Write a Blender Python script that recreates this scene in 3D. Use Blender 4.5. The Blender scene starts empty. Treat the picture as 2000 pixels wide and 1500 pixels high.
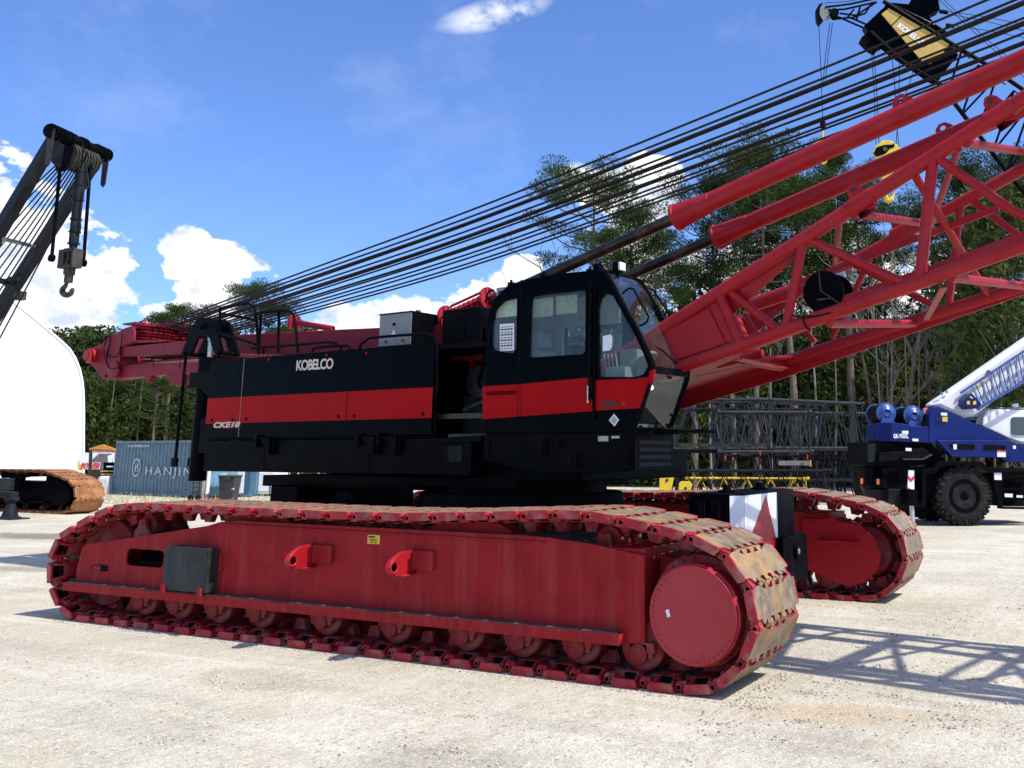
import bpy, bmesh, math, random
from mathutils import Vector, Matrix
R = math.radians
sc = bpy.context.scene
COL = sc.collection
# ------------------------------------------------------------------ camera
FPX, PPX, PPY, CH = 1900.0, 1240.0, 510.0, 1.9        # focal length and optical centre (2000 px wide frame), eye height
PITCH = math.atan((885 - PPY) / FPX); YAW = R(27.05)
cd = bpy.data.cameras.new('camera'); cam = bpy.data.objects.new('camera', cd); COL.objects.link(cam)
cd.sensor_width = 36; cd.lens = FPX / 2000 * 36
cd.shift_x = -(PPX - 1000) / 2000; cd.shift_y = (PPY - 750) / 2000
cd.clip_start = .1; cd.clip_end = 5000
cam.location = (0, 0, CH); cam.rotation_euler = (R(90) + PITCH, 0, YAW)
sc.camera = cam
# ------------------------------------------------------------------ sun, sky, exposure
SUN_K, SUN_M = .72, .015                                 # horizontal run per metre of height (towards +X, +Y)
sun_dir = Vector((SUN_K, SUN_M, 1)).normalized()
sl = bpy.data.lights.new('sun', 'SUN'); so = bpy.data.objects.new('sun', sl); COL.objects.link(so)
sl.energy = 3.8; sl.angle = R(.53); sl.color = (1, .955, .88)
so.rotation_euler = sun_dir.to_track_quat('Z', 'Y').to_euler(); so.location = (10, 0, 30)
sc.view_settings.view_transform = 'Standard'; sc.view_settings.look = 'None'
sc.view_settings.exposure = .62; sc.view_settings.gamma = 1
world = bpy.data.worlds.new('World'); sc.world = world; world.use_nodes = True
wn = world.node_tree; wn.nodes.clear()
def wnode(t, **k):
    n = wn.nodes.new(t)
    for a, b in k.items(): setattr(n, a, b)
    return n
def wmath(op, a, b=None, c=None, clamp=False):
    n = wnode('ShaderNodeMath', operation=op, use_clamp=clamp)
    for i, v in enumerate((a, b, c)):
        if v is None: continue
        if isinstance(v, (int, float)): n.inputs[i].default_value = v
        else: wn.links.new(v, n.inputs[i])
    return n.outputs[0]
sky = wnode('ShaderNodeTexSky', sky_type='NISHITA', sun_disc=False)
sky.sun_elevation = math.asin(sun_dir.z); sky.sun_rotation = math.atan2(sun_dir.x, sun_dir.y)
sky.air_density = 1.0; sky.dust_density = .4; sky.ozone_density = 2.5
tc = wnode('ShaderNodeTexCoord'); sep = wnode('ShaderNodeSeparateXYZ'); wn.links.new(tc.outputs['Generated'], sep.inputs[0])
AZ = wmath('ARCTAN2', wmath('MULTIPLY', sep.outputs[0], -1), sep.outputs[1]); EL = wmath('ARCSINE', sep.outputs[2])
def fbm(scale, detail, off, rough=.55):
    mp = wnode('ShaderNodeMapping'); mp.inputs['Location'].default_value = off; mp.inputs['Scale'].default_value = (1, 1, 1.5)
    wn.links.new(tc.outputs['Generated'], mp.inputs[0])
    n = wnode('ShaderNodeTexNoise'); n.inputs['Scale'].default_value = scale; n.inputs['Detail'].default_value = detail
    n.inputs['Roughness'].default_value = rough; wn.links.new(mp.outputs[0], n.inputs['Vector']); return n.outputs['Fac']
n1 = fbm(15, 9, (0, 0, 0), .6); n2 = fbm(48, 6, (3, 1, 2), .6)
# cumulus banks standing in fixed compass directions: azimuth (anticlockwise from +Y), elevation, half width, half height, in degrees
def azel(x, y):
    cp, sp = math.cos(PITCH), math.sin(PITCH)
    X, Z, Y = (x - PPX) / FPX, -(y - PPY) / FPX, 1
    Yh, Zh = Y * cp - Z * sp, Y * sp + Z * cp
    return math.degrees(math.atan2(-X, Yh)) + math.degrees(YAW), math.degrees(math.atan2(Zh, math.hypot(X, Yh)))
CLOUDS = []
for (x, y, w, h, s) in [(430, 505, 3.0, 1.25, .95), (365, 490, 1.6, 1.7, 1), (130, 600, 3.6, 2.6, 1), (20, 590, 3.0, 2.4, 1), (225, 515, 1.1, 1.0, .7),
                        (400, 580, 1.7, 1.7, 1), (440, 560, .9, 1, .9), (370, 620, 3, 1.0, 1), (790, 612, 2.6, 1.5, 1), (700, 640, 3.0, 1.6, 1), (1235, 395, 3.4, 3.4, 1.1), (1150, 360, 1.8, 1.6, .9),
                        (-700, 100, 6, 3, 1), (1025, 530, 1.4, .9, .9), (1260, 520, 2.8, 2, .9), (1790, 560, 4, 3, .8), (1600, 520, 3, 3.5, .7), (-160, 560, 9, 7, 1), 
                        (2300, 500, 6, 5, 1), (1100, 640, 9, 3.5, .8), (1500, 620, 12, 5, .8)]:
    a, e = azel(x, y); CLOUDS.append((a, e, w, h, s))
for k in range(13): CLOUDS.append((95 + k * 19 + (k * 37) % 11, 9 + (k * 29) % 30, 9 + (k * 13) % 7, 4 + (k * 7) % 4, 1))  # unseen ring of clouds behind the camera, added to lift the shadows
for a, e, w, h in ((100, 62, 24, 9), (180, 55, 20, 8), (250, 64, 24, 9), (330, 58, 20, 7), (60, 74, 40, 7), (215, 78, 50, 7), (300, 42, 12, 7), (150, 40, 14, 6), (20, 52, 16, 7)): CLOUDS.append((a - 360 if a > 180 else a, e, w, h, 1))  # unseen high clouds, added as white fill for the shaded sides
CLOUDS = [((a - 360) if a > 180 else a, e, w, h, s) for a, e, w, h, s in CLOUDS]
tot = None
for (a, e, w, h, s) in CLOUDS:
    da = wmath('DIVIDE', wmath('SUBTRACT', AZ, R(a)), R(w)); de = wmath('DIVIDE', wmath('SUBTRACT', EL, R(e)), R(h))
    m = wmath('MULTIPLY', wmath('SUBTRACT', 1, wmath('ADD', wmath('MULTIPLY', da, da), wmath('MULTIPLY', de, de))), s)
    tot = m if tot is None else wmath('MAXIMUM', tot, m)
tot = wmath('MAXIMUM', tot, -1.2)
dens = wmath('ADD', tot, wmath('MULTIPLY', wmath('SUBTRACT', n1, .5), 3.9)); dens = wmath('ADD', dens, wmath('MULTIPLY', wmath('SUBTRACT', n2, .5), 1.3))
mask = wmath('SMOOTH_MIN', wmath('MULTIPLY', wmath('SUBTRACT', dens, .12), 3.6, clamp=True), 1, .2, clamp=True)
n1b = fbm(15, 9, (0, 0, .05), .6)
wa, we = azel(965, 28); wda = wmath('DIVIDE', wmath('SUBTRACT', AZ, R(wa)), R(3.8)); wde = wmath('DIVIDE', wmath('SUBTRACT', wmath('ADD', EL, wmath('MULTIPLY', wmath('SUBTRACT', AZ, R(wa)), .25)), R(we)), R(1.0))
wsp = wmath('MULTIPLY', wmath('SUBTRACT', 1, wmath('ADD', wmath('MULTIPLY', wda, wda), wmath('MULTIPLY', wde, wde))), wmath('MULTIPLY', wmath('SUBTRACT', wmath('ADD', n1, wmath('MULTIPLY', n2, .5)), .68), 5, clamp=True), clamp=True)
mask = wmath('MAXIMUM', mask, wmath('MULTIPLY', wsp, .75))
thin = wmath('MULTIPLY', wmath('SUBTRACT', fbm(5, 6, (7, 2, 5), .65), .56), 1.5, clamp=True)
mask = wmath('MAXIMUM', mask, wmath('MULTIPLY', thin, .35))
cmx = wnode('ShaderNodeMix', data_type='RGBA'); cmx.inputs[6].default_value = (4.6, 5.1, 6.0, 1); cmx.inputs[7].default_value = (8.2, 8.2, 8.3, 1)
wn.links.new(wmath('ADD', wmath('MULTIPLY', wmath('SUBTRACT', n1, n1b), 5), .72, clamp=True), cmx.inputs[0])
tint = wnode('ShaderNodeMix', data_type='RGBA', blend_type='MULTIPLY'); tint.inputs[0].default_value = 1; tint.inputs[7].default_value = (.71, .905, 1.33, 1)
wn.links.new(sky.outputs[0], tint.inputs[6])
mx = wnode('ShaderNodeMix', data_type='RGBA'); wn.links.new(mask, mx.inputs[0]); wn.links.new(tint.outputs[2], mx.inputs[6]); wn.links.new(cmx.outputs[2], mx.inputs[7])
bg = wnode('ShaderNodeBackground'); bg.inputs['Strength'].default_value = .105
wn.links.new(mx.outputs[2], bg.inputs[0]); wo = wnode('ShaderNodeOutputWorld'); wn.links.new(bg.outputs[0], wo.inputs[0])

# ------------------------------------------------------------------ reference frames: turn a picture reading into a place on a real plane
_f = Vector((-math.sin(YAW) * math.cos(PITCH), math.cos(YAW) * math.cos(PITCH), math.sin(PITCH)))
_r = Vector((math.cos(YAW), math.sin(YAW), 0)); _u = _r.cross(_f); _C = Vector((0, 0, CH))
def ray(x, y): return _f + _r * ((x - PPX) / FPX) - _u * ((y - PPY) / FPX)
def G(x, y, z=0):
    d = ray(x, y); return _C + d * ((z - CH) / d.z)
class Fr:
    def __init__(s, ox=0, oy=0, ang=0): s.o = Vector((ox, oy, 0)); s.a = ang; s.c = math.cos(ang); s.s = math.sin(ang)
    def L(s, P): d = P - s.o; return Vector((s.c * d.x + s.s * d.y, -s.s * d.x + s.c * d.y, d.z))
    def W(s, P): return Vector((s.o.x + s.c * P[0] - s.s * P[1], s.o.y + s.s * P[0] + s.c * P[1], P[2]))
    def ly(s, x, y, l):
        d = ray(x, y); n = Vector((-s.s, s.c, 0)); return s.L(_C + d * ((l - n.dot(_C - s.o)) / n.dot(d)))
    def lx(s, x, y, l):
        d = ray(x, y); n = Vector((s.c, s.s, 0)); return s.L(_C + d * ((l - n.dot(_C - s.o)) / n.dot(d)))

# ------------------------------------------------------------------ materials
MATS = {}
def mat(name, col, rough=.5, metal=0, var=.12, vs=6, dirt=0, dcol=(.45, .38, .3), ds=3, streak=False, bump=0, bs=40, coat=0, spec=.5, d2=0, d2col=(.02, .015, .01), trans=0, alpha=None, emit=None, orand=False):
    if name in MATS: return MATS[name]
    m = bpy.data.materials.new(name); m.use_nodes = True; MATS[name] = m
    nt = m.node_tree; p = nt.nodes['Principled BSDF']; lk = nt.links.new
    p.inputs['Roughness'].default_value = rough; p.inputs['Metallic'].default_value = metal
    p.inputs['Coat Weight'].default_value = coat; p.inputs['Coat Roughness'].default_value = .08
    p.inputs['Specular IOR Level'].default_value = spec
    if trans: p.inputs['Transmission Weight'].default_value = trans
    tcn = nt.nodes.new('ShaderNodeTexCoord'); vec = tcn.outputs['Object']
    if orand:
        oi = nt.nodes.new('ShaderNodeObjectInfo'); sc_ = nt.nodes.new('ShaderNodeMath'); sc_.operation = 'MULTIPLY'; sc_.inputs[1].default_value = 57; lk(oi.outputs['Random'], sc_.inputs[0])
        av = nt.nodes.new('ShaderNodeVectorMath'); av.operation = 'ADD'; lk(vec, av.inputs[0]); lk(sc_.outputs[0], av.inputs[1]); vec = av.outputs[0]
    def noise(scale, detail=5, sv=(1, 1, 1), loc=(0, 0, 0)):
        mp = nt.nodes.new('ShaderNodeMapping'); mp.inputs['Scale'].default_value = sv; mp.inputs['Location'].default_value = loc; lk(vec, mp.inputs[0])
        n = nt.nodes.new('ShaderNodeTexNoise'); n.inputs['Scale'].default_value = scale; n.inputs['Detail'].default_value = detail; n.inputs['Roughness'].default_value = .6
        lk(mp.outputs[0], n.inputs['Vector']); return n.outputs['Fac']
    def ramp(f, a, b):
        r = nt.nodes.new('ShaderNodeMapRange'); r.inputs[1].default_value = a; r.inputs[2].default_value = b; lk(f, r.inputs[0]); return r.outputs[0]
    def mix(f, a, b, blend='MIX'):
        x = nt.nodes.new('ShaderNodeMix'); x.data_type = 'RGBA'; x.blend_type = blend
        if isinstance(f, float): x.inputs[0].default_value = f
        else: lk(f, x.inputs[0])
        for i, v in ((6, a), (7, b)):
            if isinstance(v, tuple): x.inputs[i].default_value = (*v[:3], 1)
            else: lk(v, x.inputs[i])
        return x.outputs[2]
    lo = tuple(c * (1 - var) for c in col); hi = tuple(min(1, c * (1 + var)) for c in col)
    c = mix(ramp(noise(vs), .35, .65), lo, hi)
    if dirt:
        f = noise(ds, 7, (1, 1, .12) if streak else (1, 1, 1), (4, 2, 1))
        if streak: f = noise(ds * 4, 6, (1, 1, .05), (4, 2, 1))
        mm = nt.nodes.new('ShaderNodeMath'); mm.operation = 'MULTIPLY'; lk(ramp(f, .48, .75), mm.inputs[0]); mm.inputs[1].default_value = dirt
        c = mix(mm.outputs[0], c, dcol)
    if d2:
        mm = nt.nodes.new('ShaderNodeMath'); mm.operation = 'MULTIPLY'; lk(ramp(noise(ds * 2.3, 8, (1, 1, 1), (9, 5, 3)), .52, .66), mm.inputs[0]); mm.inputs[1].default_value = d2
        c = mix(mm.outputs[0], c, d2col)
    lk(c, p.inputs['Base Color'])
    rr = nt.nodes.new('ShaderNodeMapRange'); rr.inputs[3].default_value = max(0, rough - .1); rr.inputs[4].default_value = min(1, rough + .14); lk(noise(vs * 2.1, 6, (1, 1, 1), (1, 7, 3)), rr.inputs[0]); lk(rr.outputs[0], p.inputs['Roughness'])
    if bump:
        b = nt.nodes.new('ShaderNodeBump'); b.inputs['Strength'].default_value = bump; b.inputs['Distance'].default_value = .02; lk(noise(bs, 6), b.inputs['Height']); lk(b.outputs[0], p.inputs['Normal'])
    if emit: p.inputs['Emission Color'].default_value = (*emit, 1); p.inputs['Emission Strength'].default_value = 1
    return m
RED = mat('red_paint', (.33, .008, .015), .4, var=.1, dirt=.16, dcol=(.36, .09, .08), ds=1.6, bump=.1, bs=18, spec=.25)
REDF = mat('dusty_red_paint', (.29, .016, .018), .5, spec=.07, var=.14, vs=3, dirt=.42, dcol=(.33, .075, .065), ds=3.2, streak=True, bump=.12, bs=22, d2=.15, d2col=(.12, .05, .05))
REDT = mat('chipped_red_track_paint', (.36, .014, .025), .42, spec=.3, var=.25, vs=9, dirt=.6, dcol=(.36, .26, .2), ds=7, orand=True, bump=.35, bs=60, d2=.4, d2col=(.05, .025, .02))
REDLOW = mat('dusty_red_roller_paint', (.22, .022, .024), .6, spec=.15, var=.2, vs=5, dirt=.6, dcol=(.28, .17, .15), ds=5, bump=.3, bs=40)
RUST = mat('worn_tread_steel', (.24, .18, .125), .55, .2, spec=.3, var=.35, vs=9, dirt=.9, dcol=(.46, .27, .075), ds=3.2, orand=True, bump=.6, bs=90, d2=.5, d2col=(.12, .09, .065))
RUST2 = mat('orange_rusted_tread', (.30, .12, .04), .7, .1, orand=True, var=.35, vs=4, dirt=.6, dcol=(.42, .22, .09), ds=4, bump=.5, bs=70, d2=.5, d2col=(.15, .05, .02))
REDMAST = mat('deep_red_paint', (.215, .010, .022), .42, spec=.15, var=.12, dirt=.2, dcol=(.25, .08, .07), ds=1.8, bump=.1, bs=18)
RODM = mat('greasy_backstop_rod', (.016, .011, .008), .35, .4, var=.4, vs=4, dirt=.8, dcol=(.15, .085, .045), ds=3)
SKYHOLE = mat('dark_pin_bore', (.05, .01, .012), .6)
GRIT = mat('gravel_dust_on_ledge', (.05, .04, .035), .95, var=.5, vs=60, dirt=.5, dcol=(.25, .2, .17), ds=60, bump=1, bs=120)
BLK = mat('gloss_black_paint', (.0008, .0011, .0022), .1, var=.3, dirt=.06, dcol=(.01, .01, .012), ds=1.2, coat=.0, spec=.03, bump=.02, bs=3)
BLKM = mat('satin_black_paint', (.0028, .0031, .0045), .42, var=.35, dirt=.3, dcol=(.011, .011, .013), ds=2.2, bump=.1, bs=30, spec=.03)
BLKD = mat('grimy_black_steel_and_shade', (.004, .004, .005), .65, spec=.06, var=.4, dirt=.4, dcol=(.016, .015, .015), ds=4, bump=.3, bs=30)  # black steel, also paints in shade inside shoe pockets and the open bay
STRIPE = mat('red_stripe_paint', (.40, .003, .005), .2, var=.07, vs=1.5, dirt=.06, dcol=(.45, .04, .04), ds=1.5, spec=.05, bump=.02, bs=3)
ROPE = mat('greased_wire_rope', (.012, .010, .009), .5, .5, var=.5, vs=50, dirt=.3, dcol=(.06, .035, .02), ds=9)
WHITE = mat('white_paint', (.78, .79, .8), .45, var=.04, vs=2, dirt=.1, dcol=(.5, .48, .45))
GREYM = mat('galvanised_grey', (.24, .24, .22), .5, .5, var=.12, vs=3, dirt=.3, dcol=(.18, .16, .13))
CHROME = mat('worn_chrome_rod', (.5, .5, .47), .25, .9, var=.2, vs=14, dirt=.4, dcol=(.3, .24, .16), ds=8)
STEEL = mat('bare_dark_steel', (.06, .05, .045), .5, .6, var=.4, vs=10, dirt=.5, dcol=(.2, .09, .04), ds=5)
YEL = mat('yellow_paint', (.72, .49, .02), .45, var=.1, dirt=.3, dcol=(.3, .2, .06), ds=3)
YELB = mat('mustard_boom_paint', (.52, .34, .07), .45, var=.08, vs=2, dirt=.12, dcol=(.3, .2, .1))
BLUE = mat('royal_blue_paint', (.004, .015, .125), .3, spec=.2, var=.12, vs=2, dirt=.08, dcol=(.03, .06, .2))
BLUEL = mat('bright_blue_paint', (.025, .07, .27), .35, var=.12, dirt=.1, dcol=(.1, .15, .3))
CONT = mat('faded_container_blue', (.15, .235, .27), .55, spec=.2, var=.12, vs=2, dirt=.45, dcol=(.16, .22, .27), ds=2, streak=True, d2=.25, d2col=(.12, .06, .04))
RUBBER = mat('dark_tyre_rubber', (.014, .013, .013), .8, spec=.15, var=.3, vs=8, dirt=.4, dcol=(.07, .065, .06), ds=4, bump=.3)
GRAL = mat('lattice_grey_paint', (.026, .03, .036), .5, spec=.2, var=.3, vs=2, dirt=.35, dcol=(.085, .08, .075), ds=2.5)
GRALB = mat('lattice_black_paint', (.009, .010, .013), .55, spec=.1, var=.3, vs=2, dirt=.3, dcol=(.04, .035, .03), ds=2.5)
DGREY = mat('dark_grey_machine_paint', (.012, .014, .018), .45, spec=.15, var=.2, vs=2, dirt=.3, dcol=(.08, .07, .06), ds=3)
TARP = mat('white_tarpaulin', (.86, .86, .84), .6, var=.02, vs=.3, dirt=.12, dcol=(.7, .69, .63), ds=.6, streak=True, bump=.3, bs=.6)
PAPER = mat('white_paper', (.75, .75, .76), .7, var=.05, vs=30)
CREAM = mat('cream_lettering', (.66, .58, .45), .5, var=.05)
INTR = mat('pale_cab_lining', (.26, .26, .235), .7, var=.08)
CURT = mat('cream_sun_blind', (.68, .66, .48), .85, var=.15, vs=14, bump=.3)
SEAT = mat('grey_seat_fabric', (.2, .2, .19), .85, var=.1)
ORNG = mat('weathered_orange_paint', (.6, .27, .04), .55, var=.2, dirt=.4, dcol=(.3, .12, .05))
PINK = mat('faded_red_primer', (.55, .16, .16), .6, var=.2)
BARK = mat('pine_bark', (.13, .098, .075), .9, var=.3, vs=3, bump=.6, bs=14)
BARKP = mat('pale_bark', (.2, .175, .14), .9, var=.25, vs=3, bump=.4, bs=14)
SIGNG = mat('banner_grey', (.12, .12, .13), .6, var=.3, vs=2)
REDS = mat('sign_red', (.6, .03, .03), .5, var=.05)
BLKS = mat('decal_black', (.02, .015, .012), .5, var=.1)
def glassmat(name, col, refl=.16, tint=.55):
    m = bpy.data.materials.new(name); m.use_nodes = True; nt = m.node_tree; nt.nodes.clear(); lk = nt.links.new
    o = nt.nodes.new('ShaderNodeOutputMaterial'); t = nt.nodes.new('ShaderNodeBsdfTransparent'); t.inputs[0].default_value = (*[c * tint for c in col], 1)
    g = nt.nodes.new('ShaderNodeBsdfGlossy'); g.inputs['Roughness'].default_value = .03; g.inputs[0].default_value = (.8, .85, .88, 1)
    d = nt.nodes.new('ShaderNodeBsdfDiffuse'); d.inputs[0].default_value = (*[c * .42 for c in col], 1)
    f = nt.nodes.new('ShaderNodeLayerWeight'); f.inputs[0].default_value = .5; fp = nt.nodes.new('ShaderNodeMath'); fp.operation = 'POWER'; fp.inputs[1].default_value = 4; lk(f.outputs['Facing'], fp.inputs[0])
    mr = nt.nodes.new('ShaderNodeMapRange'); mr.inputs[3].default_value = refl + .03; mr.inputs[4].default_value = .9; lk(fp.outputs[0], mr.inputs[0])
    tn = nt.nodes.new('ShaderNodeTexCoord'); nn = nt.nodes.new('ShaderNodeTexNoise'); nn.inputs['Scale'].default_value = 3; nn.inputs['Detail'].default_value = 6; lk(tn.outputs['Object'], nn.inputs[0])
    m2 = nt.nodes.new('ShaderNodeMapRange'); m2.inputs[1].default_value = .4; m2.inputs[2].default_value = .8; m2.inputs[3].default_value = .03; m2.inputs[4].default_value = .1; lk(nn.outputs['Fac'], m2.inputs[0])
    a = nt.nodes.new('ShaderNodeMixShader'); lk(m2.outputs[0], a.inputs[0]); lk(t.outputs[0], a.inputs[1]); lk(d.outputs[0], a.inputs[2])
    b = nt.nodes.new('ShaderNodeMixShader'); lk(mr.outputs[0], b.inputs[0]); lk(a.outputs[0], b.inputs[1]); lk(g.outputs[0], b.inputs[2]); lk(b.outputs[0], o.inputs[0])
    MATS[name] = m; return m
GLASS = glassmat('green_tinted_cab_glass', (.84, .96, .9), .02, .9)
GLASSD = glassmat('dark_window_glass', (.3, .34, .33), .1, .3)
def leafmat(name, c1, c2, tr=.3):
    m = bpy.data.materials.new(name); m.use_nodes = True; nt = m.node_tree; nt.nodes.clear(); lk = nt.links.new
    o = nt.nodes.new('ShaderNodeOutputMaterial'); g = nt.nodes.new('ShaderNodeNewGeometry'); oi = nt.nodes.new('ShaderNodeObjectInfo')
    ad = nt.nodes.new('ShaderNodeMath'); ad.operation = 'MULTIPLY_ADD'; ad.inputs[1].default_value = .6; lk(g.outputs['Random Per Island'], ad.inputs[0])
    m3 = nt.nodes.new('ShaderNodeMath'); m3.operation = 'MULTIPLY'; m3.inputs[1].default_value = .4; lk(oi.outputs['Random'], m3.inputs[0]); lk(m3.outputs[0], ad.inputs[2])
    mx = nt.nodes.new('ShaderNodeMix'); mx.data_type = 'RGBA'; mx.inputs[6].default_value = (*c1, 1); mx.inputs[7].default_value = (*c2, 1); lk(ad.outputs[0], mx.inputs[0])
    d = nt.nodes.new('ShaderNodeBsdfPrincipled'); d.inputs['Roughness'].default_value = .55; d.inputs['Specular IOR Level'].default_value = .08; lk(mx.outputs[2], d.inputs['Base Color'])
    t = nt.nodes.new('ShaderNodeBsdfTranslucent'); lk(mx.outputs[2], t.inputs[0])
    s = nt.nodes.new('ShaderNodeMixShader'); s.inputs[0].default_value = tr; lk(d.outputs[0], s.inputs[1]); lk(t.outputs[0], s.inputs[2]); lk(s.outputs[0], o.inputs[0])
    MATS[name] = m; return m
PINEL = leafmat('pine_needles', (.008, .026, .006), (.07, .115, .02))
OAKL = leafmat('broad_leaves', (.025, .05, .008), (.15, .18, .03))
DARKL = leafmat('shaded_leaves', (.018, .034, .011), (.085, .11, .028), .2)  # darker leaf copy, shade under the trees put into the colour

# ------------------------------------------------------------------ mesh builder
class MB:
    def __init__(s): s.v = []; s.f = []; s.m = []; s.sm = []
    def add(s, vs, fs, mi=0, sm=False):
        n = len(s.v); s.v += [tuple(v) for v in vs]
        for f in fs: s.f.append([n + i for i in f]); s.m.append(mi); s.sm.append(sm)
        return s
    def box(s, lo, hi, mi=0, M=None):
        x0, y0, z0 = [min(a, b) for a, b in zip(lo, hi)]; x1, y1, z1 = [max(a, b) for a, b in zip(lo, hi)]
        vs = [Vector(p) for p in ((x0, y0, z0), (x1, y0, z0), (x1, y1, z0), (x0, y1, z0), (x0, y0, z1), (x1, y0, z1), (x1, y1, z1), (x0, y1, z1))]
        if M: vs = [M @ v for v in vs]
        return s.add(vs, [(3, 2, 1, 0), (4, 5, 6, 7), (0, 1, 5, 4), (1, 2, 6, 5), (2, 3, 7, 6), (3, 0, 4, 7)], mi)
    def cbox(s, c, d, mi=0, M=None): return s.box([c[i] - d[i] / 2 for i in range(3)], [c[i] + d[i] / 2 for i in range(3)], mi, M)
    def prism(s, poly, off, mi=0, sm=False):                    # poly: 3-D points of one flat face, off: extrusion vector
        n = len(poly); o = Vector(off); vs = [Vector(p) for p in poly] + [Vector(p) + o for p in poly]
        s.add(vs, [list(range(n))[::-1], list(range(n, 2 * n))], mi)
        return s.add(vs, [(i, (i + 1) % n, n + (i + 1) % n, n + i) for i in range(n)], mi, sm)
    def xz(s, pts, y0, y1, mi=0): return s.prism([(p[0], y0, p[1]) for p in pts], (0, y1 - y0, 0), mi)
    def tube(s, a, b, r, r2=None, n=10, mi=0, cap=True):
        a, b = Vector(a), Vector(b); r2 = r if r2 is None else r2; d = (b - a)
        if d.length < 1e-6: return s
        d.normalize(); u = d.orthogonal().normalized(); w = d.cross(u)
        vs = [a + (u * math.cos(t) + w * math.sin(t)) * r for t in [2 * math.pi * i / n for i in range(n)]] + [b + (u * math.cos(t) + w * math.sin(t)) * r2 for t in [2 * math.pi * i / n for i in range(n)]]
        s.add(vs, [(i, (i + 1) % n, n + (i + 1) % n, n + i) for i in range(n)], mi, True)
        if cap: s.add(vs, [list(range(n))[::-1], list(range(n, 2 * n))], mi)
        return s
    def path(s, pts, r, n=8, mi=0):
        P = [Vector(p) for p in pts]; rings = []; u = None
        for i, p in enumerate(P):
            d = (P[min(i + 1, len(P) - 1)] - P[max(i - 1, 0)]).normalized()
            if u is None: u = d.orthogonal().normalized()
            u = (u - d * u.dot(d)).normalized(); w = d.cross(u)
            rr = r[i] if isinstance(r, (list, tuple)) else r
            rings.append([p + (u * math.cos(t) + w * math.sin(t)) * rr for t in [2 * math.pi * k / n for k in range(n)]])
        vs = [v for g in rings for v in g]; fs = []
        for i in range(len(P) - 1): fs += [(i * n + k, i * n + (k + 1) % n, (i + 1) * n + (k + 1) % n, (i + 1) * n + k) for k in range(n)]
        s.add(vs, fs, mi, True); return s.add(vs, [list(range(n))[::-1], list(range(len(vs) - n, len(vs)))], mi)
    def lathe(s, prof, o, ax, n=32, mi=0, sm=True):             # prof: (distance along axis, radius)
        o = Vector(o); ax = Vector(ax).normalized(); u = ax.orthogonal().normalized(); w = ax.cross(u); vs = []; fs = []
        for t, r in prof:
            for k in range(n): a = 2 * math.pi * k / n; vs.append(o + ax * t + (u * math.cos(a) + w * math.sin(a)) * r)
        for i in range(len(prof) - 1): fs += [(i * n + k, i * n + (k + 1) % n, (i + 1) * n + (k + 1) % n, (i + 1) * n + k) for k in range(n)]
        s.add(vs, fs, mi, sm)
        return s.add(vs, [list(range(n))[::-1], list(range(len(vs) - n, len(vs)))], mi)
    def holed(s, outer, holes, y0, y1, mi=0):                    # plate in the xz plane with through holes
        bm = bmesh.new(); loops = []
        for lp in [outer] + holes:
            vv = [bm.verts.new((p[0], y0, p[1])) for p in lp]; loops.append(vv)
            for i in range(len(vv)): bm.edges.new((vv[i], vv[(i + 1) % len(vv)]))
        bmesh.ops.triangle_fill(bm, use_beauty=True, edges=bm.edges[:]); bm.verts.index_update()
        vs = [v.co.copy() for v in bm.verts]; n = len(vs); fs = [[v.index for v in f.verts] for f in bm.faces]
        s.add(vs + [v + Vector((0, y1 - y0, 0)) for v in vs], fs + [[n + i for i in f] for f in fs], mi)
        for vv in loops:
            k = len(vv); q = [v.co.copy() for v in vv]; s.add(q + [v + Vector((0, y1 - y0, 0)) for v in q], [(i, (i + 1) % k, k + (i + 1) % k, k + i) for i in range(k)], mi)
        bm.free(); return s
    def build(s, name, mats, parent=None, loc=None, rot=None, bevel=0, recalc=True, weld=False):
        me = bpy.data.meshes.new(name); me.from_pydata(s.v, [], s.f)
        for m in (mats if isinstance(mats, (list, tuple)) else [mats]): me.materials.append(m)
        for p, a, b in zip(me.polygons, s.m, s.sm): p.material_index = a; p.use_smooth = b
        if recalc or weld:
            bm = bmesh.new(); bm.from_mesh(me)
            if recalc: bmesh.ops.remove_doubles(bm, verts=bm.verts, dist=1e-5); bmesh.ops.recalc_face_normals(bm, faces=bm.faces)
            bm.to_mesh(me); bm.free()
        me.update(); o = bpy.data.objects.new(name, me); COL.objects.link(o)
        if parent: o.parent = parent
        if loc is not None: o.location = loc
        if rot is not None: o.rotation_euler = rot
        if bevel:
            b = o.modifiers.new('edge', 'BEVEL'); b.width = bevel; b.segments = 2; b.limit_method = 'ANGLE'; b.angle_limit = R(35)
        if any(s.sm):
            w = o.modifiers.new('normals', 'WEIGHTED_NORMAL') if False else None
            try: me.set_sharp_from_angle(angle=R(40))
            except Exception: pass
        return o
def tag(o, label, cat, group=None, kind=None):
    if label: o['label'] = label
    if cat: o['category'] = cat
    if group: o['group'] = group
    if kind: o['kind'] = kind
    return o
def thing(name, label, cat, loc=(0, 0, 0), rz=0, group=None):
    o = bpy.data.objects.new(name, None); COL.objects.link(o); o.location = loc; o.rotation_euler = (0, 0, rz); o.empty_display_size = .3
    return tag(o, label, cat, group)
def frthing(name, label, cat, fr, group=None): return thing(name, label, cat, (fr.o.x, fr.o.y, 0), fr.a, group)
def dup(root, loc=None, rz=None, parent=None, label=None, group=None, scale=None):
    c = root.copy(); COL.objects.link(c); c.parent = parent
    if loc is not None: c.location = loc
    if rz is not None: c.rotation_euler = (0, 0, rz)
    if scale is not None: c.scale = scale
    if label: c['label'] = label
    if group: c['group'] = group
    for ch in root.children: dup(ch, parent=c)
    return c
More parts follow.
